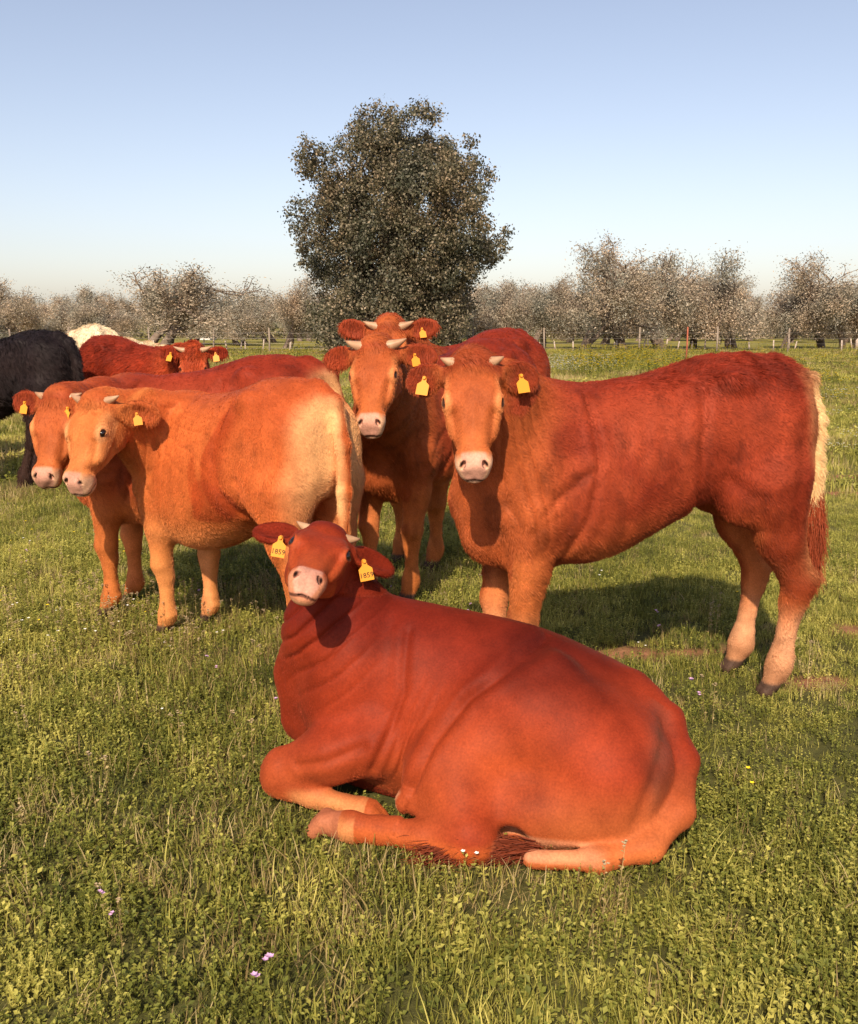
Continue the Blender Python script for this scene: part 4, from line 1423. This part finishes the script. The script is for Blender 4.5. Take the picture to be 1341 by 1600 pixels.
def neck_relief(amp=.008, n_folds=9, lo=.30, hi=.80, body=1.0, curl=.0):
    """skin folds across the neck, ribs, shoulder blade and thigh edges"""
    def f(V, H, P, s):
        ax = np.array([.30 * s - P[0], -P[1], 0]); L = np.linalg.norm(ax); ax = ax / L
        hw = head_weight(H)
        h = (V - P) @ ax
        w = sstep(.0, .08, h) * sstep(.34, .20, h) * (1 - hw) * sstep(.62 * s, .8 * s, V[:, 2])
        t = h + .014 * vnoise(V, 4, 51) + .005 * vnoise(V, 14, 52) + .16 * (V[:, 2] - 1.0)
        r = 1.15 * amp * w * (.65 + .5 * vnoise(V, 3.5, 54)) * fold(t * 78)
        x, z = V[:, 0] / s, V[:, 2] / s
        side = sstep(.05, .13, np.abs(V[:, 1])) * body
        r += side * groove(x, z, [(.22, 1.22), (.20, 1.0), (.23, .80), (.29, .66)], .014, .009)
        r += side * groove(x, z, [(.24, .96), (.34, .88), (.42, .80)], .018, .006)
        r += side * groove(x, z, [(-.33, .92), (-.45, .84), (-.50, .72)], .022, .006)
        r += side * groove(x, z, [(-.22, 1.25), (-.20, 1.05), (-.21, .88), (-.26, .76)], .020, .009)
        r += side * groove(x, z, [(.36, .80), (.47, .74), (.52, .85)], .02, .006)
        r += side * groove(x, z, [(-.62, 1.10), (-.58, .90), (-.60, .72)], .03, .006)
        rib = sstep(-.22, -.1, x) * sstep(.2, .08, x) * sstep(.62, .75, z) * sstep(1.25, 1.1, z)
        r += side * .0018 * (.6 + .8 * vnoise(V, 3, 59)) * rib * np.sin((x + .18 * (z - .9)) * 95 + 1.5 * vnoise(V, 3, 55))
        # wet, curly licks of hair
        r += side * .0014 * np.clip(vnoise(V, 5, 57), 0, 1) * vnoise(V * np.array([1, 1, .5]), 60, 58)
        cm = sstep(-.1, .35, vnoise(V, 3.2, 62)) * curl * sstep(.05, -.1, x)
        wv = vnoise(V, 9, 63) * 3
        r += side * .0030 * cm * np.sin(V[:, 2] * 150 + wv + 4 * vnoise(V, 16, 64)) * (.5 + vnoise(V * np.array([1, 1, .4]), 22, 65)) * (1 - hw)
        return r
    return f


DEEP = [(a, b, c - .085 * max(0, min(1, (a + .42) / .22)), d * 1.04) for a, b, c, d in TORSO]


def build_cattle():
    def paint_b(C, V, H, nv, blend):
        hw = 1 - head_weight(H)
        n1, n2 = vnoise(V, 3.5, 91), vnoise(V, 11, 92)
        C = blend(C, (.17, .018, .007), hw * .65 * sstep(.1, .6, n1 + .3 * n2))
        dt_ = tubedist(V, np.array([(-.70, .08, 1.27), (-.735, .125, 1.12), (-.745, .14, .92), (-.745, .14, .68)]) * 1.015)
        tail = hw * sstep(.050, .038, dt_)
        C = blend(C, (.82, .55, .27), tail * .95)
        C = blend(C, (.66, .38, .22), sstep(.46, .22, V[:, 2] + .06 * n1 + .03 * n2) * .65)
        C = blend(C, (.30, .12, .05), sstep(.22, .10, V[:, 2] + .06 * vnoise(V, 22, 98)) * .5)
        return C

    def paint_e(C, V, H, nv, blend):
        hw = 1 - head_weight(H)
        x_, z_ = V[:, 0], V[:, 2] + .02 * vnoise(V, 9, 93)
        edge = -.16 + .05 * np.sin(z_ * 9) + .012 * vnoise(V, 16, 95)
        m = sstep(edge + .006, edge - .006, x_) * sstep(edge - .17, edge - .06, x_) * sstep(1.22, 1.12, z_) * sstep(.66, .72, z_)
        C = blend(C, (.33, .045, .010), hw * .75 * m)
        d = np.sqrt(((x_ + .12) / .11) ** 2 + ((z_ - .76) / .10) ** 2) + .5 * vnoise(V, 9, 96)
        C = blend(C, (.30, .045, .012), hw * .7 * sstep(1.1, .9, d))
        d = np.sqrt(((V[:, 0] + .05) / .05) ** 2 + ((V[:, 2] - .85) / .22) ** 2) + .6 * vnoise(V, 9, 94)
        return blend(C, (.40, .06, .014), hw * .5 * sstep(1.1, .8, d))

    cows = {}
    # ---- large standing animal at the right
    c = dict(s=1.015, fwd=(-.975, -.19), pal='red', hs=.86, res=.010, hres=.0055)
    anchored(c, (-.63, .14), (1208, 1082))
    c.update(poll=at(738, 574, 3.28), nose=(.0, -.54, -.84), face=(-.04, -1, .3), horns=.045, hornr=.95, ears=(-.66, -.62), pollhair=2.2, tagsize=.044,
             tags=((-1, None), (1, None)), tagpos=.11, rump_pale=1.0,
             sculpt=stand_sculpt(dict(hl=(-.07, .0), hr=(-.06, .0), fl=(.02, .02), fr=(.07, -.0)), tailp=[(-.60, .02, 1.335), (-.70, .08, 1.27), (-.735, .125, 1.12), (-.745, .14, .92), (-.745, .14, .70)]),
             relief=neck_relief(.011, curl=.55), hair=170000, hlen=.011, hrad=.0008, paint=paint_b,
             shag=lambda V: .75 * sstep(1.22, 1.36, V[:, 2]) * sstep(.3, 0, V[:, 0]) + .35 * sstep(.1, .4, vnoise(V, 5, 61)) * sstep(.85, .65, V[:, 2]) + .6 * sstep(-.70, -.76, V[:, 0]),
             switch=dict(pts=[(-.75, .14, .84), (-.75, .14, .72), (-.745, .14, .60)], r=.03, len=.17, n=2600, col=(.24, .045, .016)))
    c['root'] = tag(empty('calf', (0, 0, 0)), 'large red calf standing side-on at the right, whole flank and tail visible', 'calf', 'red cattle facing the camera')
    cow(c); cows['B'] = c
    # ---- middle animal
    c = dict(s=1.04, fwd=(-.62, -.78), pal='red', hs=.87, res=.012, hres=.0065)
    anchored(c, (.44, .15), (648, 940))
    c.update(poll=at(590, 548, 4.15), nose=(-.06, -.62, -.78), face=(-.16, -1, .35), horns=.075, hornr=1.05, ears=(-.35, -.35), tags=((1, None),), tagpos=.09,
             sculpt=stand_sculpt(dict(fl=(.02, 0), fr=(.06, 0))), relief=neck_relief(), hair=60000, hlen=.016, hrad=.0010)
    c['root'] = tag(empty('calf', (0, 0, 0)), 'horned red calf in the middle facing the camera, legs in shade', 'calf', 'red cattle facing the camera')
    cow(c); cows['C'] = c
    # ---- the one behind it
    c = dict(s=1.08, fwd=(-.62, -.78), pal='red', hs=.90, res=.014, hres=.008)
    c['org'] = at(722, 620, 6.1)
    c.update(poll=at(608, 514, 5.3), nose=(-.02, -.42, -.9), face=(-.05, -1, .35), horns=.075, hornr=1.0, ears=(.05, .12), tags=((1, None),), tagpos=.11,
             sculpt=stand_sculpt(), relief=neck_relief(), hair=40000, hlen=.02, hrad=.0013)
    c['root'] = tag(empty('calf', (0, 0, 0)), 'red calf whose poll, horns and tagged ear show above the middle calf', 'calf', 'red cattle facing the camera')
    cow(c)
    # ---- left standing animal in front
    c = dict(s=.94, fwd=(-.76, .65), pal='orange', hs=.86, res=.0105, hres=.006)
    anchored(c, (.42, .14), (262, 992))
    c.update(poll=at(157, 632, 4.1), nose=(-.17, -.52, -.84), face=(-.36, -1, .25), horns=.065, hornr=.9, ears=(-.30, -.75), paint=paint_e, tags=((-1, None), (1, None)), tagpos=.11, rump_pale=1.0,
             sculpt=stand_sculpt(dict(fl=(.0, 0), fr=(-.02, 0)), torso=DEEP), relief=neck_relief(.008), rough=.0007, mottle=.3, hair=120000, hlen=.011, hrad=.0008)
    c['root'] = tag(empty('calf', (0, 0, 0)), 'light orange calf standing at the left with its rump turned to the camera', 'calf', 'red cattle facing the camera')
    cow(c); cows['E'] = c
    # ---- its neighbour behind
    c = dict(s=.99, fwd=(-.99, .10), pal='red', hs=.86, res=.012, hres=.0065)
    anchored(c, (.44, .15), (150, 978))
    c['org'] = c['org'] + np.array([.03, .15, 0])
    c.update(poll=at(98, 625, 4.25), nose=(-.08, -.50, -.86), face=(-.14, -1, .3), horns=.05, hornr=.9, ears=(-.18, -.2), tags=((-1, None),), tagpos=.11,
             sculpt=stand_sculpt(dict(fl=(.02, 0)), torso=DEEP), relief=neck_relief(), hair=50000, hlen=.014, hrad=.0009, rump_pale=.8)
    c['root'] = tag(empty('calf', (0, 0, 0)), 'red calf behind the light orange one, half its face hidden by the orange head', 'calf', 'red cattle facing the camera')
    cow(c); cows['F'] = c

    # ---- the lying animal
    def lie(F, s, P, Rh, W, hs):
        st = [(-.66, .22, .08, .03), (-.62, .31, .02, .13), (-.53, .405, -.03, .23), (-.38, .475, -.05, .29), (-.15, .55, -.05, .30), (.1, .59, -.05, .275), (.3, .615, -.04, .24),
              (.43, .57, -.02, .20), (.54, .50, .04, .15), (.62, .38, .12, .07)]
        F.loft(st, k=.05, n=2.4, nt=2.0, cw=.42)
        A = np.array
        # near haunch and thigh
        F.ellipsoid(A([-.22, .205, .25]), A([.28, .15, .24]), k=.08)
        F.ellipsoid(A([-.02, .29, .18]), A([.14, .11, .16]), k=.07)
        F.ellipsoid(A([-.42, .21, .20]), A([.20, .21, .20]), k=.07)
        F.ellipsoid(A([-.27, .34, .11]), A([.27, .10, .10]), k=.06)
        F.cone(A([.03, .31, .17]), A([-.05, .44, .075]), .12, .075, .06)
        F.ellipsoid(A([-.25, .15, .47]), A([.07, .06, .05]), k=.05)
        F.ellipsoid(A([-.175, .47, .05]), A([.055, .12, .055]), k=.02, op='cut')
        F.cone(A([-.02, .40, .10]), A([-.10, .47, .06]), .05, .035, .03)
        F.chain([A([-.05, .46, .062]), A([.08, .455, .052]), A([.22, .445, .046]), A([.30, .44, .048]), A([.36, .43, .042])], [.060, .043, .036, .045, .038], k=.02)
        hoof(F, A([.385, .43, .04]), (1, 0, -.1), 1.0)
        # pale underside strip, far hind foot
        F.chain([A([-.02, .36, .12]), A([.12, .37, .11]), A([.25, .36, .09]), A([.33, .35, .06])], [.035, .028, .028, .035], k=.02)
        # folded near fore leg
        F.ellipsoid(A([.40, .15, .36]), A([.13, .11, .24]), k=.07)
        F.ellipsoid(A([.27, .35, .10]), A([.11, .07, .05]), k=.03, op='cut')
        F.chain([A([.30, .21, .215]), A([.42, .26, .18]), A([.56, .28, .13])], [.110, .088, .060], k=.04)
        F.ellipsoid(A([.585, .29, .125]), A([.05, .05, .06]), k=.03)
        F.chain([A([.585, .29, .085]), A([.47, .305, .055]), A([.36, .325, .045]), A([.30, .335, .042])], [.052, .038, .033, .040], k=.012)
        hoof(F, A([.27, .34, .035]), (-1, 0, 0), .9)
        # far fore leg
        F.chain([A([.40, -.12, .20]), A([.60, -.15, .10])], [.10, .06], k=.05)
        # neck
        B = W(-.035, 0, 0); D_ = W(.03, 0, -.09)
        A1 = A([.30, 0, .47]); C1 = A([.46, .02, .36])
        F.chain([A1, (A1 + B) / 2 + A([.01, 0, -.02]), B], [.09, .07, .055 * hs], k=.06)
        F.chain([C1, (C1 + D_) / 2 + A([.02, 0, .0]), D_], [.165, .10, .078 * hs], k=.07)
        F.chain([(A1 + C1) / 2, (A1 + C1 + B + D_) / 4, (B + D_) / 2], [.15, .10, .07 * hs], k=.06)
        F.chain([A([.60, .03, .20]), A([.61, .05, .36]), (C1 + D_) / 2 + A([.07, .06, .0])], [.07, .05, .045], k=.08)
        # tail curling round the rump
        F.chain([A([-.50, 0, .375]), A([-.60, .05, .305]), A([-.65, .14, .215]), A([-.64, .28, .12]), A([-.56, .385, .06]), A([-.42, .455, .04]), A([-.24, .475, .035])],
                [.05, .045, .042, .040, .036, .030, .022], k=.035)

    c = dict(s=1.0, fwd=(-.975, .22), pal='deep', hs=.755, res=.0075, hres=.0048, es=1.2, eo=1.3, earx=-.60, eyering=.12, rough=.0004, mottle=.35, ring=.35, lying=True)
    c['org'] = np.array([.16, 2.87, 0])
    _n, _f = norm((-.04, -.98, -.08)), norm((.27, -.06, .96))
    c['poll'] = at(500, 862, 2.72) - (_n * .16 + _f * .03) * .755

    def rel(V, H, P, s):
        x, y, z = V.T
        hw = head_weight(H)
        t = .62 * x + .80 * z + .016 * vnoise(V, 5, 51) + .005 * vnoise(V, 18, 52)
        w = np.exp(-((x - .50) / .13) ** 2 - ((z - .52) / .15) ** 2) * (1 - hw)
        r_ = .027 * w * (.75 + .4 * vnoise(V, 4, 50)) * fold(t * 52)
        near = (y > .0) * 1.0
        # edge of the haunch, sweeping from the hip down to the stifle
        r_ += near * groove(x, z, [(-.30, .56), (-.14, .50), (-.02, .41), (.07, .29), (.12, .16)], .010, .007)
        d_, s_ = polydist(x, z, [(-.30, .56), (-.14, .50), (-.02, .41), (.07, .29), (.12, .16)])
        r_ += near * .012 * np.exp(-(np.maximum(d_ - .03, 0) / .08) ** 2) * (s_ > 0) * sstep(.0, .03, d_)
        # behind the shoulder, rib and skin folds in front of the thigh
        r_ += near * groove(x, z, [(.20, .55), (.19, .40), (.22, .28), (.27, .17)], .014, .006)
        t2 = .92 * x + .38 * z + .012 * vnoise(V, 4, 60)
        w2 = np.exp(-((t2 - .275) / .065) ** 2) * sstep(.10, .2, z) * sstep(.46, .34, z) * near
        r_ += w2 * (.0030 * np.sin(t2 * 170 + 2 * vnoise(V, 3, 61)))
        r_ += near * groove(x, z, [(.30, .24), (.40, .20), (.50, .17)], .014, .006)
        r_ += near * groove(x, z, [(-.60, .34), (-.56, .24), (-.52, .14)], .02, .006)
        return r_

    def paint(C, V, H, nv, blend):
        pale = np.array(PALETTES['deep'][2])
        C = blend(C, pale, sstep(.09, .05, V[:, 2]) * (V[:, 1] > .3) * .7)
        C = blend(C, (.70, .36, .14), sstep(.10, .06, V[:, 2]) * (V[:, 1] > .26) * (V[:, 0] > .28) * sstep(.56, .5, V[:, 0]) * .8)
        C = blend(C, (.68, .42, .24), (np.abs(V[:, 0] - .13) < .2) * sstep(.33, .345, V[:, 1]) * sstep(.395, .385, V[:, 1]) * sstep(.085, .1, V[:, 2]) * sstep(.15, .13, V[:, 2]) * .8)
        C = blend(C, (.66, .36, .22), sstep(.085, .07, V[:, 2]) * sstep(.03, .045, V[:, 2]) * (V[:, 1] > .3) * sstep(-.12, -.16, V[:, 0]) * sstep(-.46, -.40, V[:, 0]) * .8)
        C = blend(C, (.30, .13, .09), (V[:, 0] > .33) * (V[:, 1] > .38) * (V[:, 2] < .09) * .8)
        # muddy smear beside the tail
        d = np.exp(-((V[:, 0] + .575 + .5 * (V[:, 1] - .15) * 0) / .035) ** 2) * np.exp(-((V[:, 2] - .26) / .12) ** 2) * (V[:, 1] > .08)
        C = blend(C, (.13, .06, .04), d * .5 * (1 + .4 * vnoise(V, 30, 81)))
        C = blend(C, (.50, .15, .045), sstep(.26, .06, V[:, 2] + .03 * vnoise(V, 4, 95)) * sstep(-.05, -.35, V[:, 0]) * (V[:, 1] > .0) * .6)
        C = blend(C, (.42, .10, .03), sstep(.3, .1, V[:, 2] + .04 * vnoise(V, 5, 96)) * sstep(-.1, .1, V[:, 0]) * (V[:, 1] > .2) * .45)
        C = blend(C, (.36, .062, .016), .75 * np.exp(-((V[:, 0] + .12) / .24) ** 2 - ((V[:, 2] - .25) / .11) ** 2) * (V[:, 1] > .1))  # sunlit middle of the thigh, its lightness painted into the coat
        C = blend(C, (.085, .008, .004), .85 * sstep(.37, .50, V[:, 2] + .04 * vnoise(V, 4, 97)) * sstep(.02, -.12, V[:, 0] + .4 * (V[:, 2] - .45)))  # upper rump: dark coat plus shading painted into the colour
        return C
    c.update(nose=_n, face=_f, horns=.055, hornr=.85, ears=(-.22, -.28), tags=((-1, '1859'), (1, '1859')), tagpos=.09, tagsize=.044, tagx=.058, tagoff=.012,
             sculpt=lie, relief=rel, paint=paint, hair=170000, hlen=.0065, hrad=.0005, lift=.55,
             switch=dict(pts=[(-.26, .44, .045), (-.12, .47, .05), (.0, .485, .035)], r=.028, len=.14, n=900, col=(.15, .03, .012)))
    c['root'] = tag(empty('calf', (0, 0, 0)), 'deep red calf lying in the grass with folded legs and yellow tags in both ears', 'calf', 'red cattle facing the camera')
    cow(c); cows['A'] = c

    # ---- the far group at the left
    def far(label, org, fwd, s, pal, poll=None, nose=None, face=None, group='cattle in the far group', **kw):
        f3 = np.array([*norm(fwd), 0.0])
        d = dict(s=s, fwd=fwd, pal=pal, hs=s * .97, res=.018, hres=.012, org=np.array([*org, 0.0]))
        if poll is None: d['poll_local'] = np.array([.98, 0, 1.22]) * s
        else: d['poll'] = poll
        d.update(nose=nose if nose is not None else f3 * .6 - np.array([0, 0, .8]), face=face if face is not None else f3 * .8 + np.array([0, 0, .6]), sculpt=stand_sculpt(), hair=30000, hlen=.016, hrad=.0016,
                 shag=lambda V: .8 * np.ones(len(V)), horns=.09)
        d.update(kw)
        d['root'] = tag(empty('cow', (0, 0, 0)), label, 'cow', group)
        cow(d)
    far('black curly-coated cow cut by the left edge, rump towards the herd', (-4.0, 8.7), (-.97, .22), 1.06, 'black', sculpt=stand_sculpt(dict(hl=(.3, 0), hr=(.42, 0))))
    far('cream woolly cow between the black and the curly red one', (-3.72, 10.3), (-.45, .9), 1.10, 'cream')
    far('curly dark red cow at the back with a tagged ear, looking at the camera', (-2.78, 9.1), (.86, -.5), 1.02, 'rust', poll=at(303, 550, 8.5), nose=(.05, -.4, -.92), face=(.1, -1, .3), tags=((-1, None), (1, None)), tagsize=.055, ears=(-.1, -.2))
    far('cream cow of which only the back line shows behind the curly red one', (-3.85, 12.3), (-.1, 1), .98, 'cream')
    far('red cow of which a bit of back shows above the black one', (-5.75, 10.3), (-.9, .3), 1.05, 'rust')
    return cows


build_ground()
cows = build_cattle()
build_grass(cows['A']['org'], cows['A']['fwd'])
build_oak(np.array([-2.0, 50.0, 0.0]))
build_olives()
build_fence()
